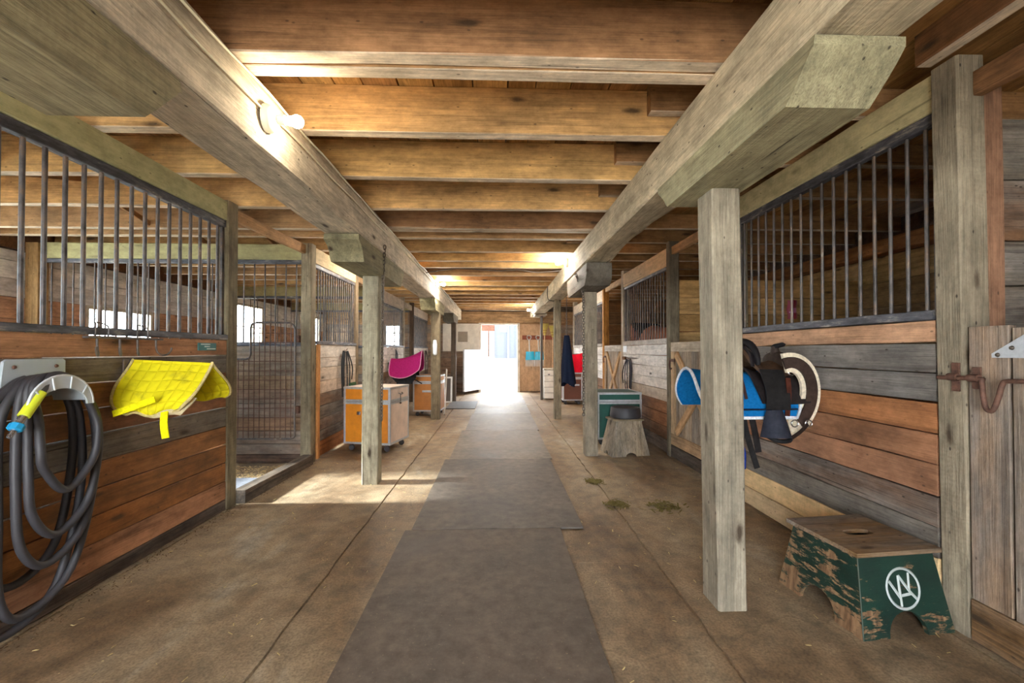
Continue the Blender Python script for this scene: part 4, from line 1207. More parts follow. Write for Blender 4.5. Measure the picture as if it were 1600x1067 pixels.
for xx in (-1.88, -1.72):
    strap('girth_strap', es, [(xx, 8.2, 0.75), (xx - 0.01, 8.2, 0.66), (xx + 0.01, 8.2, 0.56)], 0.03, 0.005, 'leather', S(36, 36, 38))
MB().tube(spline([(-1.62, 8.2, 0.78), (-1.5, 8.21, 0.70), (-1.44, 8.25, 0.66)], 5), 0.012, 6).build('rein', 'leather', es, None, S(44, 38, 36), smooth=60)

# ------------------------------------------------------------------ wheeled tack trunks
def trunk(M, w, d, h, label, panel, lid_col, side_col, z0=0.1, band=0.74, latch=True, side_handle=True, lattice=False):
    """origin under the trunk's front left corner line centre; front faces local -Y"""
    root = thing('tack_trunk', M, label, 'trunk', 'wheeled tack trunks')
    zb = z0 + h * band
    MB().box((0, 0, (z0 + zb) / 2), (w, d, zb - z0)).build('body', 'tint', root, M, side_col)
    MB().box((0, 0, (zb + 0.004 + z0 + h) / 2), (w, d, z0 + h - zb - 0.004)).build('lid', 'tint', root, M, lid_col)
    fr = MB().box((0, -d / 2 - 0.002, (z0 + zb) / 2), (w - 0.05, 0.006, zb - z0 - 0.05)).build('front_panel', 'tint', root, M, panel)
    MB().box((0, -d / 2 - 0.002, (zb + z0 + h) / 2), (w - 0.05, 0.006, z0 + h - zb - 0.05)).build('front_panel', 'tint', root, M, panel)
    e = 0.028
    for sx in (-1, 1):
        for sy in (-1, 1):
            MB().box((sx * (w / 2 - e / 2 + 0.004), sy * (d / 2 - e / 2 + 0.004), z0 + h / 2), (e, e, h + 0.004), bev=0.002).build('corner_trim', 'alu', root, M)
    for zz in (z0 + e / 2 - 0.003, zb - 0.014, zb + 0.018, z0 + h - e / 2 + 0.003):
        for sy in (-1, 1):
            MB().box((0, sy * (d / 2 - e / 2 + 0.006), zz), (w + 0.01, e, e), bev=0.002).build('edge_trim', 'alu', root, M)
        for sx in (-1, 1):
            MB().box((sx * (w / 2 - e / 2 + 0.006), 0, zz), (e, d + 0.01, e), bev=0.002).build('edge_trim', 'alu', root, M)
    if latch:
        lt = MB().box((-w * 0.16, -d / 2 - 0.012, zb - 0.14), (0.05, 0.02, 0.045), bev=0.003).build('latch', 'chrome', root, M)
        MB().box((-w * 0.16, -d / 2 - 0.025, zb - 0.145), (0.018, 0.012, 0.03), bev=0.002).build('hasp', 'bar', lt, M)
    if side_handle:
        hm = MB().tube(spline([(w / 2 + 0.006, -0.05, z0 + h - 0.085), (w / 2 + 0.03, -0.03, z0 + h - 0.1), (w / 2 + 0.03, 0.03, z0 + h - 0.1), (w / 2 + 0.006, 0.05, z0 + h - 0.085)], 5), 0.006, 6)
        hm.build('handle', 'bar', root, M, smooth=60)
        MB().tube([(w / 2 + 0.012, 0, z0 + h - 0.1), (w / 2 + 0.014, 0, z0 + h - 0.2)], 0.005, 6).build('lid_chain', 'chain', root, M)
        MB().ball((w / 2 + 0.014, 0, z0 + h - 0.22), 0.014, seg=8, rings=6).build('padlock', 'bar', root, M, smooth=60)
    else:
        MB().box((w * 0.1, -d / 2 - 0.014, z0 + h * 0.56), (w * 0.5, 0.02, 0.04), bev=0.006).build('handle', 'alu', root, M)
    for sx in (-1, 1):
        for sy in (-1, 1):
            c = MB().box((sx * (w / 2 - 0.07), sy * (d / 2 - 0.07), z0 - 0.012), (0.05, 0.04, 0.024)).build('caster', 'chrome', root, M)
            MB().lathe([(0.0, -0.012), (0.036, -0.012), (0.039, -0.006), (0.039, 0.006), (0.036, 0.012), (0.0, 0.012)], 16, T(sx * (w / 2 - 0.07), sy * (d / 2 - 0.07), 0.0392) @ RX(90) , cap=False).build('wheel', 'rubber', c, M, smooth=40)
    return root
trunk(T(-1.594, 5.775, 0) @ RZ(-13), 0.635, 0.545, 0.72, 'orange tack trunk with white end and silver trim, on casters', S(222, 136, 20), S(232, 212, 196), S(232, 208, 188))
trunk(T(-1.37, 8.72, 0) @ RZ(-4), 0.52, 0.52, 0.70, 'smaller orange-brown tack trunk below the magenta pad', S(196, 128, 62), S(206, 156, 104), S(190, 130, 70), z0=0.1, band=0.8, latch=False, side_handle=False)
trunk(T(1.66, 6.06, 0), 0.60, 0.56, 0.63, 'dark green tack trunk with silver trim behind the wooden step', S(14, 78, 66), S(60, 92, 84), S(16, 70, 60), z0=0.085, band=0.80, latch=True, side_handle=False)
trunk(T(1.80, 10.45, 0), 0.46, 0.5, 0.66, 'brown wooden tack trunk below the red blanket', S(106, 62, 44), S(110, 66, 46), S(104, 60, 42), z0=0.1, band=0.8, latch=False, side_handle=False)

# ------------------------------------------------------------------ mounting blocks
def block(M, b, t, bd, td, h, label, mat, cols, name='mounting_block', arch=(0.45, 0.28), hole=True, over=0.025, wear=0.0, topcol=S(150, 116, 78), upright=False):
    root = thing(name, M, label, 'mounting block')
    th = 0.02
    for k in range(4):
        hb_, ht_, db, dt = (b, t, bd, td) if k % 2 == 0 else (bd, td, b, t)
        ang = k * 90
        n_ = V((0, -1, (db - dt) / h)).normalized()
        aw, ah = arch
        pts = [(-hb_, 0.0)]
        pts += [(-hb_ * aw * math.cos(a) * 1.0, ah * math.sin(a)) for a in [PI * j / 12 for j in range(13)]]
        pts += [(hb_, 0.0)]
        pts = [(p[0], p[1]) for p in pts]
        def mp(u, v, off=0.0):
            return V((u, -(db + (dt - db) * v), h * v)) - n_ * off
        side = [(x_, v_) for (x_, v_) in pts] + [(ht_, 1.0), (-ht_, 1.0)]
        o_ = [mp(x_, v_) for x_, v_ in side]; i_ = [mp(x_ * 0.96 if abs(x_) > hb_ * 0.95 or v_ > 0.9 else x_, v_, th) for x_, v_ in side]
        n2 = len(side)
        mb = MB()
        # face split into fans left/right of the arch keeps it clean
        mb.add(o_ + i_, [tuple(range(n2)), tuple(range(2 * n2 - 1, n2 - 1, -1))] + [(j, n2 + j, n2 + (j + 1) % n2, (j + 1) % n2) for j in range(n2)])
        Rg = RY(-90) if upright else Matrix()
        mb.v = [tuple(Rg.inverted() @ V(q_)) for q_ in mb.v]
        ob = mb.build('side_panel', mat, root, M @ RZ(ang) @ Rg, cols[k])
        at = ob.data.attributes.new('wear', 'FLOAT', 'POINT')
        for j, vv in enumerate(ob.data.vertices):
            at.data[j].value = wear if k == 3 else 0.0
    # top board with hand hole
    hx, hy = t + over, td + over
    mb = MB()
    if hole:
        o8 = []
        H8 = []
        for j in range(24):
            a = 2 * PI * j / 24
            c_, s_ = math.cos(a), math.sin(a)
            k_ = 1 / max(abs(c_), abs(s_))
            o8.append((hx * c_ * k_, hy * s_ * k_)); H8.append((0.078 * c_, 0.032 * (1 if s_ > 0 else -1) * abs(s_) ** 0.6))
        vs = [(p[0], p[1], z) for z in (h, h + 0.02) for p in o8 + H8]
        fs = []
        for j in range(24):
            q = (j + 1) % 24
            fs += [(j, q, 24 + q, 24 + j)[::-1], (48 + j, 48 + q, 72 + q, 72 + j), (j, q, 48 + q, 48 + j), (24 + j, 72 + j, 72 + q, 24 + q)]
        mb.add(vs, fs)
    else:
        mb.box((0, 0, h + 0.011), (hx * 2, hy * 2, 0.022), bev=0.003)
    mb.build('top_board', 'weathered', root, M, topcol, merge=False)
    return root
GM = T(1.829, 2.127, 0) @ RZ(5.5)
gb = block(GM, 0.238, 0.198, 0.25, 0.185, 0.345, 'green mounting block with white monogram by the near right stall', 'peelgreen', [None] * 4, wear=0.10, topcol=S(148, 112, 70), arch=(0.42, 0.3))
# monogram painted on the front panel
sl = (0.25 - 0.185)
nf = V((0, -1, sl / 0.345)).normalized()
def on_front(u, z):
    return V((u, -(0.25 - sl * z / 0.345), z)) - nf * 0.006
cx_, cz_, rr = 0.01, 0.195, 0.084
em = MB()
em.tube([on_front(cx_ + rr * math.cos(2 * PI * k / 32), cz_ + rr * math.sin(2 * PI * k / 32)) for k in range(32)], 0.0095, 6, closed=True)
emb = em.build('monogram_ring', 'tint', gb, GM, S(176, 182, 178), smooth=60)
for poly in ([(-0.82, 0.42), (-0.28, -0.45), (-0.2, 0.66), (0.34, -0.15), (0.46, 0.76)], [(-0.2, 0.66), (-0.26, -0.86)], [(0.34, -0.15), (0.74, -0.58)], [(-0.24, -0.36), (0.5, -0.28)]):
    mm = MB()
    for (a, b_) in zip(poly[:-1], poly[1:]):
        A_, B_ = on_front(cx_ + rr * a[0], cz_ + rr * a[1]), on_front(cx_ + rr * b_[0], cz_ + rr * b_[1])
        mm.tube([A_, B_], 0.0095, 6)
    mm.build('monogram_letter', 'tint', gb, GM, S(176, 182, 178))
for ang, off in ((0, 0),):
    MB().tube([(-0.238, -0.252, 0.003), (-0.199, -0.187, 0.343)], 0.003, 6).build('corner_bead', 'tint', gb, GM, S(60, 70, 56))
SM = T(1.60, 5.36, 0) @ RZ(9)
st_ = block(SM, 0.245, 0.165, 0.19, 0.125, 0.42, 'bare wooden mounting step in front of the green trunk', 'weathered', [S(176, 154, 124), S(170, 148, 118), S(160, 140, 112), S(186, 164, 134)], name='mounting_step', arch=(0.28, 0.1), hole=False, upright=True, topcol=S(160, 138, 104))
pan = MB()
pan.lathe([(0.0, 0.02), (0.17, 0.0), (0.188, 0.012), (0.19, 0.03), (0.178, 0.125), (0.17, 0.135), (0.158, 0.13), (0.14, 0.115), (0.0, 0.108)], 32, cap=False)
tag(pan.build('rubber_feed_pan', 'rubber', None, T(1.615, 5.37, 0.444) @ RZ(3), None, smooth=40), 'black rubber feed pan turned over on the wooden step', 'feed pan')
# ------------------------------------------------------------------ wire yoke gate in the left doorway
wg = thing('wire_gate', (-2.26, 4.90, 0.3), 'dark wire mesh gate swung into the first left stall', 'gate')
GX0, GX1, GY = -3.24, -2.27, 4.90
out = [(GX1, 0.33), (GX1, 1.52), (GX1 - 0.015, 1.57), (GX1 - 0.06, 1.6), (-2.70, 1.6), (-2.745, 1.585), (-2.76, 1.55), (-2.76, 1.25), (-2.775, 1.205), (-2.82, 1.19), (-3.18, 1.19), (-3.225, 1.175), (GX0, 1.13), (GX0, 0.36), (GX0 + 0.02, 0.315), (GX0 + 0.06, 0.3), (GX1 - 0.05, 0.3), (GX1 - 0.015, 0.31)]
MB().tube([(p[0], GY, p[1]) for p in out], 0.011, 8, closed=True).build('frame', 'bar', wg, smooth=60)
def gtop(x): return 1.6 if x > -2.755 else 1.19
k = 0
x = GX0 + 0.055
while x < GX1 - 0.02:
    L = gtop(x) - 0.3
    mesh_obj('upright_wire', bar_mesh(L, 0.0044), 'rust', wg, T(x, GY, 0.3 + L / 2))
    x += 0.058
z = 0.43
while z < 1.55:
    x0 = GX0 if z < 1.18 else -2.76
    plank('cross_wire', wg, (x0, GY + 0.007, z), (GX1, GY + 0.007, z), 0.008, 0.008, (0, 1, 0), 'rust', None, 0.002, 1, 0)
    z += 0.105
for zz in (0.62, 1.42):
    h_ = MB().box((-2.252, 4.93, zz), (0.04, 0.05, 0.08), bev=0.004).build('hinge', 'rust', wg)

# ------------------------------------------------------------------ cross-braced wooden gates on the right
def xgate(y0, y1, label, tint):
    root = thing('braced_gate', (2.13, (y0 + y1) / 2, 0.15), label, 'gate', 'cross-braced gates of the right stalls')
    z0, z1 = 0.155, 1.385
    n = int(round((y1 - y0) / 0.16))
    for k in range(n):
        w = (y1 - y0) / n
        yc = y0 + w * (k + 0.5)
        plank('plank', root, (2.145, yc, z0 + 0.01), (2.145, yc, z1 - 0.01), w - 0.005, 0.022, (1, 0, 0), 'weathered', [S(186, 158, 128), S(170, 144, 116), S(196, 168, 136)][k % 3], 0.002, 2, 0.001)
    fx = 2.12
    plank('rail', root, (fx, y0, z1 - 0.055), (fx, y1, z1 - 0.055), 0.11, 0.025, (1, 0, 0), 'wood', tint, 0.003, 2, 0.001)
    plank('rail', root, (fx, y0, z0 + 0.065), (fx, y1, z0 + 0.065), 0.13, 0.025, (1, 0, 0), 'wood', S(196, 160, 122), 0.003, 2, 0.001)
    for yy in (y0 + 0.05, y1 - 0.05):
        plank('stile', root, (fx, yy, z0 + 0.132), (fx, yy, z1 - 0.112), 0.1, 0.025, (1, 0, 0), 'wood', S(200, 168, 130), 0.003, 2, 0.001)
    ym, zm = (y0 + y1) / 2, (z0 + z1) / 2
    plank('brace', root, (fx, y0 + 0.13, z0 + 0.16), (fx, y1 - 0.13, z1 - 0.14), 0.09, 0.025, (1, 0, 0), 'wood', S(206, 164, 118), 0.003, 2, 0.001)
    a, b = V((fx, y1 - 0.13, z0 + 0.16)), V((fx, y0 + 0.13, z1 - 0.14))
    mid = (a + b) / 2; d = (b - a).normalized() * 0.055
    plank('brace', root, a, mid - d, 0.09, 0.025, (1, 0, 0), 'wood', S(210, 168, 122), 0.003, 1, 0.001)
    plank('brace', root, mid + d, b, 0.09, 0.025, (1, 0, 0), 'wood', S(204, 160, 112), 0.003, 1, 0.001)
    lt = MB().box((2.10, y1 - 0.06, 1.17), (0.014, 0.14, 0.035), bev=0.003).build('latch', 'rust', root)
    MB().tube(spline([(2.09, y1 - 0.02, 1.17), (2.075, y1 - 0.03, 1.12), (2.075, y1 - 0.06, 1.06), (2.09, y1 - 0.07, 1.08)], 4), 0.008, 6).build('bolt_handle', 'rust', lt, smooth=60)
    return root
xgate(3.83, 5.145, 'cross-braced wooden gate behind the nearest right aisle post', S(206, 186, 162))
xgate(7.205, 8.375, 'cross-braced wooden gate behind the green trunk', S(212, 200, 184))

# bolted plank door at the right edge
bd = thing('door_2', (2.13, 1.2, 0.1), 'grey vertical plank door with a rusty bolt at the right edge', kind='structure')
for k, (y0, y1) in enumerate(((1.69, 1.845), (1.52, 1.685), (1.33, 1.515), (1.14, 1.325), (0.95, 1.135), (0.76, 0.945))):
    plank('plank', bd, (2.12, (y0 + y1) / 2, 0.19), (2.12, (y0 + y1) / 2, 1.39 - 0.012 * (k % 2)), y1 - y0 - 0.005, 0.035, (1, 0, 0), 'weathered', [S(170, 138, 108), S(158, 132, 106)][k % 2], 0.003, 4, 0.002)
plank('kick_board', bd, (2.12, 0.75, 0.095), (2.12, 1.845, 0.095), 0.18, 0.035, (1, 0, 0), 'dirty', S(140, 104, 64), 0.003, 3, 0.001)
bo = thing('slide_bolt', (2.09, 1.85, 1.16), 'rusty iron slide bolt with a looped handle', 'bolt')
for yy, sz in ((1.885, 0.13), (1.80, 0.095)):
    MB().box((2.089, yy, 1.165), (0.007, 0.035, sz), bev=0.002).build('keeper', 'rust', bo)
    MB().tube([(2.075, yy - 0.02, 1.165), (2.075, yy + 0.02, 1.165)], 0.017, 8).build('keeper_loop', 'rust', bo, smooth=60)
MB().tube(spline([(2.075, 1.95, 1.16), (2.074, 1.78, 1.163), (2.07, 1.765, 1.15), (2.064, 1.755, 1.09), (2.062, 1.745, 1.045), (2.06, 1.73, 1.032), (2.06, 1.715, 1.04), (2.064, 1.70, 1.09), (2.07, 1.69, 1.145), (2.074, 1.675, 1.16), (2.076, 1.6, 1.163)], 5), 0.0095, 8).build('rod', 'rust', bo, smooth=60)
hg = thing('strap_hinge', (2.095, 1.62, 1.29), 'galvanised triangular hinge plate on the plank door', 'hinge')
MB().prism([(1.745, 1.252), (1.765, 1.252), (1.5, 1.252), (1.5, 1.36), (1.62, 1.345), (1.745, 1.27)][::1], 0, 0.004, Matrix(((0, 0, -1, 0), (1, 0, 0, 0), (0, 1, 0, 0), (0, 0, 0, 1)))).build('plate', 'alu', hg, T(2.098, 0, 0)) if False else MB().prism([(1.748, 1.255), (1.748, 1.272), (1.62, 1.36), (1.5, 1.36), (1.5, 1.255)], 0, 0.005, PX).build('plate', 'alu', hg, T(2.095, 0, 0))
for yy, zz in ((1.725, 1.267), (1.675, 1.296), (1.6, 1.3)):
    MB().lathe([(0.0, 0), (0.009, 0), (0.007, 0.005), (0.0, 0.007)], 10, RY(-90), cap=False).build('screw', 'chain', hg, T(2.094, yy, zz), smooth=60)

# ------------------------------------------------------------------ western saddle on its rack
rack('saddle_rack', (XR - 0.002, 2.95, 1.02), 0.7, -1, 'iron arm on the right stall front below the western saddle')
SX, SY, SZ = 1.78, 2.95, 1.13
bp = thing('saddle_pad', (SX - 0.05, SY, SZ), 'bright blue saddle pad with white binding below the western saddle', 'saddle pad')
def drape(x0, x1, depth_n, depth_f, spread, top, roundx=0.12, sag=0.05):
    cx = (x0 + x1) / 2
    def fn(u, v):
        s = (v - 0.5) * 2; a = abs(s)
        k = max(0.0, (a - 0.45) / 0.55)
        x = x0 + u * (x1 - x0)
        x = cx + (x - cx) * (1 - roundx * k ** 2.2 * 1.6)
        y = SY + (-1 if s < 0 else 1) * spread * (a ** 0.62)
        z = top - (depth_n if s < 0 else depth_f) * a ** 1.25 - sag * math.sin(PI * u) * (1 - a)
        return (x, y, z)
    return fn
fb = drape(1.32, 2.0, 0.31, 0.28, 0.255, SZ + 0.035, 0.14, 0.03)
m = MB(); m.sheet(fb, 22, 34, 0.016); m.build('cloth', 'cloth', bp, None, S(20, 112, 176), smooth=60)
rim = [fb(k / 18, 0) for k in range(19)] + [fb(1, k / 28) for k in range(1, 29)] + [fb(1 - k / 18, 1) for k in range(1, 19)] + [fb(0, 1 - k / 28) for k in range(1, 28)]
MB().tube(rim, 0.011, 6, closed=True).build('binding', 'cloth', bp, None, S(222, 226, 230), smooth=60)
f2 = drape(1.36, 1.98, 0.285, 0.26, 0.262, SZ + 0.04, 0.14, 0.03)
MB().tube([V(f2(k / 18, 0.035)) + V((0, -0.006, 0)) for k in range(19)], 0.006, 6).build('trim_stripe', 'cloth', bp, None, S(24, 34, 54), smooth=60)

ws = thing('western_saddle', (SX, SY, SZ), 'dark brown western saddle with horn hung on the right stall front', 'saddle')
sk = drape(1.70, 2.03, 0.27, 0.25, 0.272, SZ + 0.05, 0.06, 0.045)
m = MB(); m.sheet(lambda u, v: sk(u, 0.06 + 0.88 * v), 16, 28, 0.014); m.build('skirt', 'leather', ws, None, S(44, 38, 38), smooth=60)
def seat(u, v):
    s = (v - 0.5) * 2; a = abs(s)
    x = 1.70 + u * 0.28
    w = 0.13 + 0.075 * math.sin(PI * min(1, u * 1.15)) * 1.0
    y = SY + s * w
    z = SZ + 0.075 + 0.10 * max(0, (0.34 - u) / 0.34) ** 1.5 + 0.035 * max(0, (u - 0.6) / 0.4) - (0.085 + 0.03 * u) * a ** 2
    return (x, y, z)
m = MB(); m.sheet(seat, 18, 16, 0.02); m.build('seat', 'leather', ws, None, S(86, 64, 48), smooth=60)
m = MB()
cant = [(1.725 + 0.01 * math.cos(a), SY - 0.155 * math.cos(a), SZ + 0.06 + 0.155 * math.sin(a)) for a in [PI * k / 14 for k in range(15)]]
m.tube(cant, [0.014 + 0.012 * math.sin(PI * k / 14) for k in range(15)], 8); m.build('cantle_roll', 'leather', ws, None, S(34, 32, 34), smooth=60)
m = MB()
m.sheet(lambda u, v: (1.70 + 0.05 * u, SY - 0.15 * math.cos(PI * v) * (1 - 0.1 * u), SZ + 0.05 + (0.15 - 0.05 * u) * math.sin(PI * v)), 5, 16, 0.016); m.build('cantle', 'leather', ws, None, S(40, 36, 38), smooth=60)
m = MB(); m.ball((1.960, SY, SZ + 0.085), (0.055, 0.135, 0.065), seg=16, rings=10)
m.tube(spline([(1.960, SY, SZ + 0.1), (1.950, SY, SZ + 0.16), (1.950, SY, SZ + 0.185)], 4), [0.05, 0.042, 0.035, 0.03, 0.026, 0.024, 0.022, 0.022, 0.022], 10)
m.build('fork', 'leather', ws, None, S(70, 58, 52), smooth=60)
m = MB()
m.tube([(1.937, SY, SZ + 0.178), (1.955, SY, SZ + 0.186), (2.005, SY, SZ + 0.198), (2.025, SY, SZ + 0.2)], [0.024, 0.032, 0.028, 0.006], 12, flat=(1, 0.55)); m.build('horn', 'leather', ws, None, S(38, 36, 38), smooth=60)
MB().ball((1.970, SY - 0.135, SZ + 0.06), (0.036, 0.03, 0.036)).build('rosette', 'leather', ws, None, S(34, 34, 44), smooth=60)
MB().lathe([(0.02, -0.003), (0.026, 0), (0.02, 0.003)], 14, T(1.953, SY - 0.168, SZ + 0.012) @ RX(90), cap=False).build('dee_ring', 'chrome', ws, smooth=60)
# fender, hooded stirrup
strap('fender', ws, [(1.790, SY - 0.20, SZ + 0.03), (1.785, SY - 0.275, SZ - 0.1), (1.780, SY - 0.29, SZ - 0.22)], 0.155, 0.008, 'leather', S(36, 34, 34), (0, -1, 0.1))
strap('stirrup_leather', ws, [(1.765, SY - 0.29, SZ - 0.2), (1.765, SY - 0.295, SZ - 0.27)], 0.05, 0.01, 'leather', S(40, 36, 36), (0, -1, 0))
def hood(u, v):
    a = PI * (0.02 + 0.96 * v)
    r = 0.048 + 0.045 * u ** 0.8
    return (1.750 - r * math.cos(a) * 1.0, SY - 0.285 - 0.10 * math.sin(a) * (0.5 + 0.6 * u), SZ - 0.225 - 0.165 * u + 0.01 * math.sin(a))
m = MB(); m.sheet(hood, 10, 18, 0.008); m.build('stirrup_hood', 'leather', ws, None, S(46, 48, 58), smooth=60)
MB().tube(spline([(1.685, SY - 0.30, SZ - 0.37), (1.705, SY - 0.36, SZ - 0.395), (1.750, SY - 0.38, SZ - 0.4), (1.805, SY - 0.36, SZ - 0.395), (1.825, SY - 0.3, SZ - 0.37)], 5), 0.014, 8).build('stirrup_tread', 'leather', ws, None, S(30, 30, 32), smooth=60)
# fleece-lined front band curving down beside the wall
def band(w, off, y, col, name, th, mat='leather', a0=100, a1=-62):
    pts = []
    m_ = 26
    vs, fs = [], []
    for k in range(m_ + 1):
        a = math.radians(a0 + (a1 - a0) * k / m_)
        cx, cz = 1.875, SZ - 0.135
        rx, rz = 0.155 + off, 0.215 + off
        for s in (-0.5, 0.5):
            for dy in (0, th):
                vs.append((cx + (rx + s * w) * math.cos(a), y + dy - 0.03 * math.sin(a), cz + (rz + s * w) * math.sin(a)))
    for k in range(m_):
        b = k * 4
        fs += [(b, b + 2, b + 6, b + 4), (b + 1, b + 5, b + 7, b + 3), (b, b + 4, b + 5, b + 1), (b + 2, b + 3, b + 7, b + 6)]
    fs += [(0, 1, 3, 2), (m_ * 4, m_ * 4 + 2, m_ * 4 + 3, m_ * 4 + 1)]
    MB().add(vs, fs).build(name, mat, ws, None, col, smooth=50)
band(0.125, 0.0, SY - 0.24, S(226, 212, 186), 'fleece', 0.022, 'cloth', 104, -78)
band(0.07, 0.0, SY - 0.252, S(64, 50, 44), 'front_band', 0.014, 'leather', 108, -55)
strap('latigo', ws, [(1.99, SY - 0.262, SZ - 0.315), (1.91, SY - 0.30, SZ - 0.36), (1.81, SY - 0.33, SZ - 0.405)], 0.022, 0.006, 'leather', S(48, 36, 32), (0, -1, 0))
for (xx, zz) in ((1.99, SZ - 0.31), (1.90, SZ - 0.31)):
    MB().tube([(xx + 0.022 * math.cos(2 * PI * k / 14), SY - 0.268, zz + 0.022 * math.sin(2 * PI * k / 14)) for k in range(14)], 0.004, 6, closed=True).build('dee_ring', 'chrome', ws, smooth=60)
strap('saddle_string', ws, [(1.43 + 0.12, SY - 0.265, SZ + 0.0), (1.555, SY - 0.29, SZ - 0.07), (1.57, SY - 0.295, SZ - 0.15)], 0.018, 0.005, 'leather', S(58, 40, 40), (0, -1, 0))
strap('hobble_strap', ws, [(1.86, SY - 0.265, SZ - 0.02), (1.855, SY - 0.28, SZ - 0.12), (1.84, SY - 0.285, SZ - 0.26)], 0.03, 0.006, 'leather', S(76, 40, 30), (0, -1, 0))
strap('cinch_strap', ws, [(1.60, SY - 0.2, SZ - 0.25), (1.62, SY - 0.22, SZ - 0.4), (1.67, SY - 0.24, SZ - 0.6)], 0.035, 0.007, 'leather', S(38, 36, 36), (0, -1, 0))
strap('cinch_strap', ws, [(1.70, SY - 0.12, SZ - 0.25), (1.72, SY - 0.14, SZ - 0.4), (1.735, SY - 0.15, SZ - 0.52)], 0.04, 0.007, 'leather', S(40, 36, 36), (0, -1, 0))
strap('cinch', ws, [(1.50, SY - 0.2, SZ - 0.24), (1.56, SY - 0.21, SZ - 0.32), (1.55, SY - 0.22, SZ - 0.42)], 0.09, 0.02, 'leather', S(30, 32, 36), (0, -1, 0))
lr = thing('lead_rope', (1.54, SY - 0.23, SZ - 0.45), 'dark blue rope tassel hanging below the western saddle', 'rope')
rr_ = random.Random(9)
for k in range(7):
    x = 1.515 + 0.012 * k + rr_.uniform(-.004, .004)
    MB().tube(spline([(x * 0.5 + 0.775, SY - 0.24, SZ - 0.43), (x, SY - 0.245 + rr_.uniform(-.01, .01), SZ - 0.5), (x + rr_.uniform(-.008, .008), SY - 0.24, SZ - 0.62 + rr_.uniform(-.02, .03))], 4), 0.008, 6).build('strand', 'cloth', lr, None, S(28, 52, 130), smooth=60)
MB().tube([(1.552 + 0.018 * math.cos(2 * PI * k / 12), SY - 0.24, SZ - 0.425 + 0.018 * math.sin(2 * PI * k / 12)) for k in range(12)], 0.004, 6, closed=True).build('snap_ring', 'chrome', lr, smooth=60)

# ------------------------------------------------------------------ halters and small hangings
def halter(p, h, w, label, col, name='halter', pouch=None, side=1, cat='halter'):
    """straps hanging from a hook at p; side = +1 when it hangs on a wall facing +X"""
    root = thing(name, p, label, cat)
    x, y, z = p
    nx = (side, 0, 0)
    MB().tube(spline([(x, y, z + 0.015), (x + side * 0.03, y, z + 0.01), (x + side * 0.045, y, z + 0.035)], 4), 0.005, 6).build('hook', 'rust', root, smooth=60)
    o = side * 0.022
    rn = random.Random(int(h * 1000) + int(y * 10))
    for k in range(3):
        dy = w * (0.25 + 0.28 * k)
        strap('strap', root, [(x + o, y - dy * 0.3, z), (x + o + side * 0.01 * k, y - dy * 0.7, z - h * 0.3), (x + o + side * 0.01 * k, y - dy * (0.4 + 0.3 * rn.random()), z - h * (0.75 + 0.12 * k))], 0.03, 0.008, 'leather', col, nx)
        strap('strap', root, [(x + o, y + dy * 0.3, z), (x + o + side * 0.012 * k, y + dy * 0.7, z - h * 0.35), (x + o + side * 0.01 * k, y + dy * (0.5 + 0.3 * rn.random()), z - h * (0.95 - 0.15 * k))], 0.026, 0.008, 'leather', col, nx)
    for k in range(3):
        yy, zz = y + rn.uniform(-w, w) * 0.5, z - h * rn.uniform(0.35, 0.95)
        MB().tube([(x + o + side * 0.02, yy + 0.02 * math.cos(2 * PI * j / 12), zz + 0.02 * math.sin(2 * PI * j / 12)) for j in range(12)], 0.004, 5, closed=True).build('ring', 'chrome', root, smooth=60)
    if pouch:
        MB().box((x + o + side * 0.03, y + w * 0.55, z - h * 0.78), (0.04, 0.22, 0.075), bev=0.012).build('tag_pouch', 'cloth', root, None, pouch, smooth=60)
    return root
halter((XL2 + 0.004, 6.0, 1.28), 0.62, 0.36, 'black halter with a small green pouch left of the orange trunk', S(26, 28, 30), pouch=S(62, 88, 62))
halter((XL2 + 0.004, 8.95, 1.30), 0.3, 0.10, 'dark bridle hung above the magenta saddle pad', S(56, 56, 60), name='bridle', cat='bridle')
halter((XL2 + 0.004, 12.65, 1.28), 0.85, 0.5, 'black bridle hung right of the magenta saddle pad', S(40, 32, 30), name='bridle', cat='bridle')
halter((XR - 0.004, 6.72, 1.15), 0.60, 0.42, 'black and purple halter on the whitewashed right stall front', S(30, 24, 36), side=-1)
hb2 = MB().box((2.083, 6.98, 1.165), (0.03, 0.14, 0.05), bev=0.004).build('wooden_peg_block', 'wood', None, None, S(120, 84, 60))
tag(hb2, 'small brown wooden peg block above the black and purple halter', 'peg')
nt = MB().box((XR - 0.004, 6.98, 1.315), (0.004, 0.19, 0.1)).build('paper_card', 'plastic', None, None, S(232, 238, 242))
tag(nt, 'small white paper card on the whitewashed right stall front', 'card')
ck = thing('white_tube', (-1.157, 8.04, 1.2), 'white rounded tube fixed to the brown aisle post', 'tube')
MB().lathe([(0.0, 0.0), (0.03, 0.005), (0.04, 0.03), (0.042, 0.2), (0.03, 0.28), (0.0, 0.29)], 18, cap=False).build('tube', 'plastic', ck, T(-1.157, 8.012, 1.2), S(236, 240, 244), smooth=60)
MB().box((-1.157, 8.05, 1.35), (0.03, 0.02, 0.2)).build('bracket', 'alu', ck)
rb = thing('mineral_bag', (3.63, 5.16, 1.2), 'small red and purple bag hung on the pale partition', 'bag')
MB().sheet(lambda u, v: (3.57 + 0.12 * u + 0.008 * math.sin(v * 9), 5.16 - 0.035 * math.sin(PI * u), 1.68 + 0.11 + 0.23 * (v - 0.5)), 8, 10, 0.004).build('bag', 'plastic', rb, None, S(150, 22, 52), smooth=60)
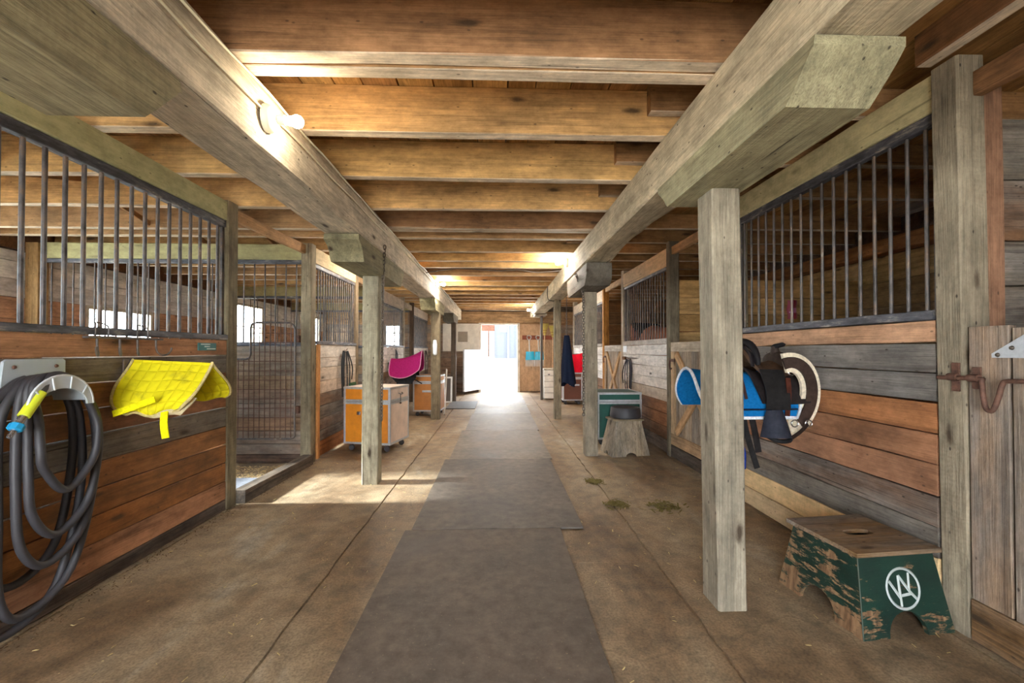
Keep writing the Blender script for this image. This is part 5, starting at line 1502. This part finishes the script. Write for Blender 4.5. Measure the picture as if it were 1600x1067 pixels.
MB().sheet(lambda u, v: (3.585 + 0.09 * u, 5.158 - 0.037 * math.sin(PI * (0.12 + 0.76 * u)), 1.75 + 0.06 * v), 6, 4, 0.003).build('label_patch', 'plastic', rb, None, S(206, 120, 170), smooth=60)

# ------------------------------------------------------------------ far right corner: blanket, trunk cover, cabinet, tools
cb = thing('hanging_blanket', (1.42, 8.735, 0.7), 'long navy horse blanket hanging from a chain', 'blanket')
def coat(u, v):
    w = 0.05 + 0.11 * v ** 0.8
    a = 2 * PI * u
    f = 1 + 0.18 * math.sin(5 * a) * v
    return (1.42 + 0.03 * v + w * math.cos(a) * f * 0.9, 8.735 + w * 0.8 * math.sin(a) * f, 1.60 - 1.0 * v + 0.05 * math.sin(a * 2) * v)
m = MB(); m.sheet(coat, 30, 16, 0.008); m.build('cloth', 'cloth', cb, None, S(30, 38, 58), smooth=60)
MB().tube(spline([(1.42, 8.735, 1.64), (1.39, 8.735, 1.6), (1.42, 8.735, 1.56), (1.45, 8.735, 1.6)], 4, True), 0.006, 6, True).build('buckle', 'chrome', cb, smooth=60)
rd = thing('red_blanket', (1.85, 10.4, 1.2), 'bright red blanket folded over a rail above the brown trunk', 'blanket')
m = MB(); m.sheet(lambda u, v: (1.66 + 0.42 * u, 10.4 + (-1 if v < .5 else 1) * 0.09 * min(1, abs(v - .5) * 5) ** 0.6 + 0.012 * math.sin(u * 14), 1.235 - 0.04 * math.sin(PI * u) - 0.50 * max(0, abs(v - .5) * 2 - 0.08)), 20, 24, 0.01)
m.build('cloth', 'cloth', rd, None, S(206, 22, 44), smooth=60)
rack('blanket_rail', (XR - 0.002, 10.4, 1.2), 0.56, -1, 'iron arm under the red blanket')
cbn = thing('feed_cabinet', (1.36, 11.45, 0), 'white boarded feed cabinet by the slim iron post', 'cabinet')
MB().box((1.37, 11.55, 0.40), (0.26, 0.5, 0.76)).build('body', 'smoothwood', cbn, None, S(120, 92, 70))
for k in range(5):
    MB().box((1.37, 11.29, 0.10 + 0.15 * k), (0.262, 0.022, 0.14), bev=0.003).build('front_board', 'tint', cbn, None, S(236, 228, 214))
MB().box((1.36, 11.27, 0.66), (0.05, 0.02, 0.03)).build('latch', 'bar', cbn)
MB().box((1.37, 11.54, 0.795), (0.3, 0.56, 0.03), bev=0.003).build('top', 'smoothwood', cbn, None, S(206, 190, 166))

tr_ = thing('tool_rail', (1.05, WB - 0.04, 1.7), 'reddish tool rail on the end wall right of the door', 'tool rack')
plank('board', tr_, (0.78, WB - 0.04, 1.70), (1.95, WB - 0.04, 1.70), 0.13, 0.025, (0, 1, 0), 'wood', S(140, 78, 58), 0.003, 2, 0.001)
for xx in (0.92, 1.18, 1.42, 1.66):
    MB().tube(spline([(xx, WB - 0.05, 1.72), (xx, WB - 0.09, 1.70), (xx, WB - 0.1, 1.74)], 4), 0.008, 6).build('hook', 'chrome', tr_, smooth=60)
def fork(x, y, label, tilt=0):
    M = T(x, y, 1.66) @ RY(tilt)
    root = thing('stable_fork', M, label, 'stable fork', 'tools on the end wall')
    MB().tube(spline([(-0.06, 0, 0.02), (-0.05, 0, 0.09), (0.05, 0, 0.09), (0.06, 0, 0.02), (0.0, 0, -0.04)], 5, True), 0.016, 6, True).build('grip', 'plastic', root, M, S(176, 176, 172), smooth=60)
    MB().tube([(0, 0, -0.03), (0.02, 0, -0.42)], 0.017, 8).build('shaft', 'plastic', root, M, S(206, 206, 200), smooth=60)
    MB().sheet(lambda u, v: ((u - 0.5) * (0.24 + 0.04 * v) + 0.03, -0.05 * math.sin(PI * u) * 0.6 - 0.03 * v, -0.40 - 0.26 * v), 8, 5, 0.012).build('head', 'plastic', root, M, S(40, 170, 206), smooth=60)
    for k in range(7):
        xx = 0.03 + (k / 6 - 0.5) * 0.25
        MB().tube([(xx, -0.03, -0.65), (xx * 1.02, -0.045, -0.86)], [0.011, 0.007], 6).build('tine', 'plastic', root, M, S(232, 234, 232))
    return root
fork(0.99, WB - 0.1, 'blue plastic stable fork hung nearest the door', 0)
fork(1.275, WB - 0.09, 'second blue plastic stable fork, partly behind the slim post', 0)
def broom(x, y, label, z=1.55):
    M = T(x, y, z)
    root = thing('broom', M, label, 'broom', 'brooms hung head up')
    MB().sheet(lambda u, v: ((u - 0.5) * (0.05 + 0.21 * v), -0.03 * math.sin(PI * u), 0.05 + 0.36 * v), 8, 6, 0.04).build('straw_head', 'cloth', root, M, S(206, 186, 104), smooth=60)
    MB().tube([(0, 0, 0.08), (0, 0, -0.95)], 0.015, 8).build('handle', 'smoothwood', root, M, S(226, 186, 146), smooth=60)
    for zz in (0.12, 0.2):
        MB().box((0, -0.02, zz), (0.1 + (zz - 0.1) * 0.4, 0.06, 0.012)).build('stitching', 'cloth', root, M, S(150, 60, 50))
    return root
broom(1.47, WB - 0.19, 'straw broom hung head up behind the slim iron post', 1.72)
broom(1.72, WB - 0.19, 'second straw broom hung beside the first', 1.66)

# left corner by the far door
fp = thing('framed_panel', (-1.235, 10.55, 0), 'white framed dark panel leaning beside the far left post', 'panel')
FM = T(-1.235, 10.55, 0.02) @ RX(-8)
MB().box((0, 0, 0.30), (0.20, 0.02, 0.56)).build('panel', 'tint', fp, FM, S(92, 80, 72))
for a in ((-0.11, 0.30, 0.04, 0.62), (0.11, 0.30, 0.04, 0.62), (0, 0.0, 0.26, 0.04), (0, 0.6, 0.26, 0.04)):
    MB().box((a[0], -0.005, a[1] + 0.01), (a[2], 0.035, a[3])).build('frame', 'tint', fp, FM, S(238, 234, 228))
wp = plank('leaning_board', None, (-1.05, 8.62, 0.01), (-1.05, 8.95, 0.9), 0.09, 0.02, (1, 0, 0), 'whitewash', S(232, 224, 212))
tag(wp, 'narrow white board leaning behind the brown aisle post', 'board')

# ------------------------------------------------------------------ bay horse in the right stall
def loft(mb, rings, sides=14):
    """rings: (centre, rx, rz, direction) ellipses"""
    vs, fs = [], []
    for (c, rx, rz, d) in rings:
        d = V(d).normalized()
        side = V((0, 0, 1)).cross(d)
        side = side.normalized() if side.length > 1e-4 else V((1, 0, 0))
        upv = d.cross(side)
        for k in range(sides):
            a = 2 * PI * k / sides
            vs.append(V(c) + side * (rx * math.cos(a)) + upv * (rz * math.sin(a)))
    n = len(rings)
    for i in range(n - 1):
        for k in range(sides):
            k2 = (k + 1) % sides
            fs.append((i * sides + k, i * sides + k2, (i + 1) * sides + k2, (i + 1) * sides + k))
    fs.append(tuple(range(sides - 1, -1, -1))); fs.append(tuple((n - 1) * sides + k for k in range(sides)))
    mb.add(vs, fs)
HM = T(2.80, 6.92, 0) @ RZ(96) @ Matrix.Scale(1.09, 4)          # local +X is forward
horse = thing('horse', HM, 'bay horse with black mane standing behind the right stall bars', 'horse')
hm = MB()
loft(hm, [((-0.86, 0, 1.22), 0.05, 0.08, (1, 0, 0)), ((-0.80, 0, 1.26), 0.2, 0.24, (1, 0, 0)), ((-0.6, 0, 1.27), 0.29, 0.33, (1, 0, 0)), ((-0.3, 0, 1.22), 0.3, 0.33, (1, 0, 0)), ((0.0, 0, 1.19), 0.31, 0.345, (1, 0, 0)), ((0.3, 0, 1.2), 0.29, 0.36, (1, 0, 0)), ((0.5, 0, 1.24), 0.25, 0.36, (1, 0, 0)), ((0.66, 0, 1.22), 0.2, 0.28, (1, 0, 0)), ((0.76, 0, 1.2), 0.1, 0.15, (1, 0, 0))])
loft(hm, [((0.42, 0, 1.32), 0.16, 0.26, (1, 0, 0.35)), ((0.66, 0, 1.40), 0.125, 0.22, (1, 0, 0.3)), ((0.88, 0.02, 1.46), 0.1, 0.175, (1, 0, 0.2)), ((1.08, 0.04, 1.5), 0.09, 0.14, (1, 0, 0.0)), ((1.18, 0.05, 1.5), 0.085, 0.12, (1, 0, -0.3))])
loft(hm, [((1.10, 0.04, 1.56), 0.06, 0.06, (0.7, 0, -1)), ((1.17, 0.05, 1.5), 0.1, 0.115, (0.6, 0, -1)), ((1.25, 0.06, 1.36), 0.092, 0.12, (0.55, 0, -1)), ((1.33, 0.07, 1.2), 0.066, 0.085, (0.5, 0, -1)), ((1.4, 0.075, 1.06), 0.058, 0.066, (0.5, 0, -1)), ((1.43, 0.08, 0.98), 0.05, 0.05, (0.4, 0, -1))])
for s in (-1, 1):
    loft(hm, [((1.12, 0.04 + s * 0.06, 1.57), 0.028, 0.018, (0.1, s * 0.2, 1)), ((1.125, 0.04 + s * 0.075, 1.64), 0.03, 0.015, (0.1, s * 0.2, 1)), ((1.14, 0.04 + s * 0.08, 1.72), 0.006, 0.005, (0.1, 0, 1))], 8)
    fx = 0.5 + 0.05 * s
    loft(hm, [((fx, s * 0.16, 1.15), 0.1, 0.15, (0, 0, -1)), ((fx + 0.02, s * 0.17, 0.95), 0.085, 0.1, (0, 0, -1)), ((fx + 0.03, s * 0.165, 0.68), 0.055, 0.06, (0, 0, -1)), ((fx + 0.04, s * 0.16, 0.54), 0.055, 0.058, (0, 0, -1)), ((fx + 0.03, s * 0.16, 0.46), 0.036, 0.042, (0, 0, -1)), ((fx + 0.03, s * 0.16, 0.22), 0.034, 0.04, (0, 0, -1)), ((fx + 0.035, s * 0.16, 0.15), 0.045, 0.048, (0, 0, -1)), ((fx + 0.06, s * 0.16, 0.08), 0.042, 0.046, (0.2, 0, -1)), ((fx + 0.08, s * 0.16, 0.0), 0.065, 0.075, (0, 0, -1))], 12)
    hx = -0.62 + 0.06 * s
    loft(hm, [((hx, s * 0.16, 1.2), 0.13, 0.24, (0, 0, -1)), ((hx + 0.02, s * 0.17, 0.98), 0.12, 0.19, (0, 0, -1)), ((hx - 0.0, s * 0.165, 0.76), 0.075, 0.11, (-0.3, 0, -1)), ((hx - 0.1, s * 0.16, 0.58), 0.05, 0.07, (-0.3, 0, -1)), ((hx - 0.12, s * 0.16, 0.5), 0.045, 0.065, (0.1, 0, -1)), ((hx - 0.1, s * 0.16, 0.38), 0.036, 0.045, (0.1, 0, -1)), ((hx - 0.08, s * 0.16, 0.2), 0.036, 0.042, (0.1, 0, -1)), ((hx - 0.07, s * 0.16, 0.14), 0.045, 0.05, (0.1, 0, -1)), ((hx - 0.05, s * 0.16, 0.07), 0.045, 0.05, (0.2, 0, -1)), ((hx - 0.03, s * 0.16, 0.0), 0.065, 0.075, (0, 0, -1))], 12)
t = NT('bay_coat')
co = t.n('ShaderNodeTexCoord').outputs['Object']
sz = t.n('ShaderNodeSeparateXYZ'); t.l(co, sz.inputs[0])
n_ = t.noise(co, (1, 1, 1), 3, 4, 0.6)
c = t.ramp(n_, [(0.3, S(122, 62, 32)), (0.7, S(158, 86, 46))])
c = t.mix(t.ramp(sz.outputs[2], [(0.45, 1.0), (0.62, 0.0)]), c, S(28, 22, 20))
MAT['bay'] = t.set(c, 0.65, spec=0.2)
body = hm.build('body', 'bay', horse, HM, smooth=180)
rm = body.modifiers.new('remesh', 'REMESH'); rm.mode = 'VOXEL'; rm.voxel_size = 0.022; rm.use_smooth_shade = True
smd = body.modifiers.new('smooth', 'SMOOTH'); smd.factor = 0.5; smd.iterations = 6
mn = MB()
rr_ = random.Random(4)
for k in range(60):
    u = k / 59
    x = 0.44 + 0.70 * u
    z = 1.60 + 0.06 * u
    s = rr_.choice((-1, 1, 1))
    mn.tube(spline([(x, 0.02 * u, z), (x + 0.02, s * 0.09, z - 0.03), (x + 0.03 + rr_.uniform(-.02, .02), s * (0.13 - 0.02 * u), z - rr_.uniform(0.16, 0.27))], 3), [0.018, 0.018, 0.017, 0.015, 0.013, 0.01, 0.004], 5)
mn.build('mane', 'cloth', horse, HM, S(20, 18, 20), smooth=60)
tl = MB()
for k in range(14):
    a = 2 * PI * k / 14
    tl.tube(spline([(-0.84, 0, 1.36), (-0.95, 0.02 * math.cos(a), 1.28), (-0.97 + 0.04 * math.sin(a), 0.05 * math.cos(a), 0.95), (-0.94 + 0.05 * math.sin(a), 0.05 * math.cos(a), 0.5)], 4), 0.018, 5)
tl.build('tail', 'cloth', horse, HM, S(22, 18, 18), smooth=60)
for s in (-1, 1):
    MB().ball((1.235, 0.055 + s * 0.088, 1.42), (0.02, 0.012, 0.018), seg=10, rings=8).build('eye', 'rubber', horse, HM, smooth=60)

# ------------------------------------------------------------------ bedding, straw, litter
def scatter(name, n, area, size, mat, col, label, seed, z=0.0, clump=None):
    rs = random.Random(seed)
    vs, fs = [], []
    for k in range(n):
        if clump:
            cx, cy, rad = clump[rs.randrange(len(clump))]
            x, y = rs.gauss(cx, rad), rs.gauss(cy, rad)
        else:
            x, y = rs.uniform(area[0], area[1]), rs.uniform(area[2], area[3])
        a = rs.uniform(0, PI); L = rs.uniform(*size); w = L * rs.uniform(0.08, 0.3)
        zz = z + rs.uniform(0.001, 0.006); t_ = rs.uniform(-0.004, 0.006)
        c_, s_ = math.cos(a), math.sin(a)
        b = len(vs)
        vs += [(x - c_ * L / 2 - s_ * w / 2, y - s_ * L / 2 + c_ * w / 2, zz), (x - c_ * L / 2 + s_ * w / 2, y - s_ * L / 2 - c_ * w / 2, zz), (x + c_ * L / 2 + s_ * w / 2, y + s_ * L / 2 - c_ * w / 2, zz + abs(t_)), (x + c_ * L / 2 - s_ * w / 2, y + s_ * L / 2 + c_ * w / 2, zz + abs(t_)), (x, y, zz + 0.003)]
        fs += [(b, b + 1, b + 4), (b + 1, b + 2, b + 4), (b + 2, b + 3, b + 4), (b + 3, b, b + 4), (b, b + 3, b + 2, b + 1)]
    mb = MB(); mb.add(vs, fs)
    return tag(mb.build(name, mat, None, None, col), label, name.split('_')[-1], kind='stuff')
scatter('straw', 900, (-2.1, 2.05, 1.2, 9.0), (0.006, 0.03), 'cloth', S(206, 184, 130), 'fine bits of straw strewn over the concrete floor', 2)
scatter('hay_wisps', 420, None, (0.02, 0.07), 'cloth', S(116, 106, 62), 'small wisps of green hay on the floor left of the near right post', 3, clump=[(1.0, 3.55, 0.05), (1.38, 3.5, 0.07), (0.95, 4.2, 0.04)])
scatter('floor_dirt', 700, (-2.17, -2.06, 1.5, 5.0), (0.005, 0.02), 'cloth', S(96, 78, 58), 'crumbs of dirt along the foot of the left stall front', 8)
scatter('wood_shavings', 6000, (-4.9, -2.3, 3.9, 4.88), (0.015, 0.04), 'cloth', S(216, 188, 140), 'pale wood shavings bedding on the floor of the first left stall', 5, z=0.0)
m = MB(); m.box((-2.75, 4.05, 0.006), (1.05, 0.7, 0.012))
tag(m.build('rubber_mat', 'mat', None, None, S(128, 132, 142)), 'grey rubber mat just inside the first left stall', 'mat')
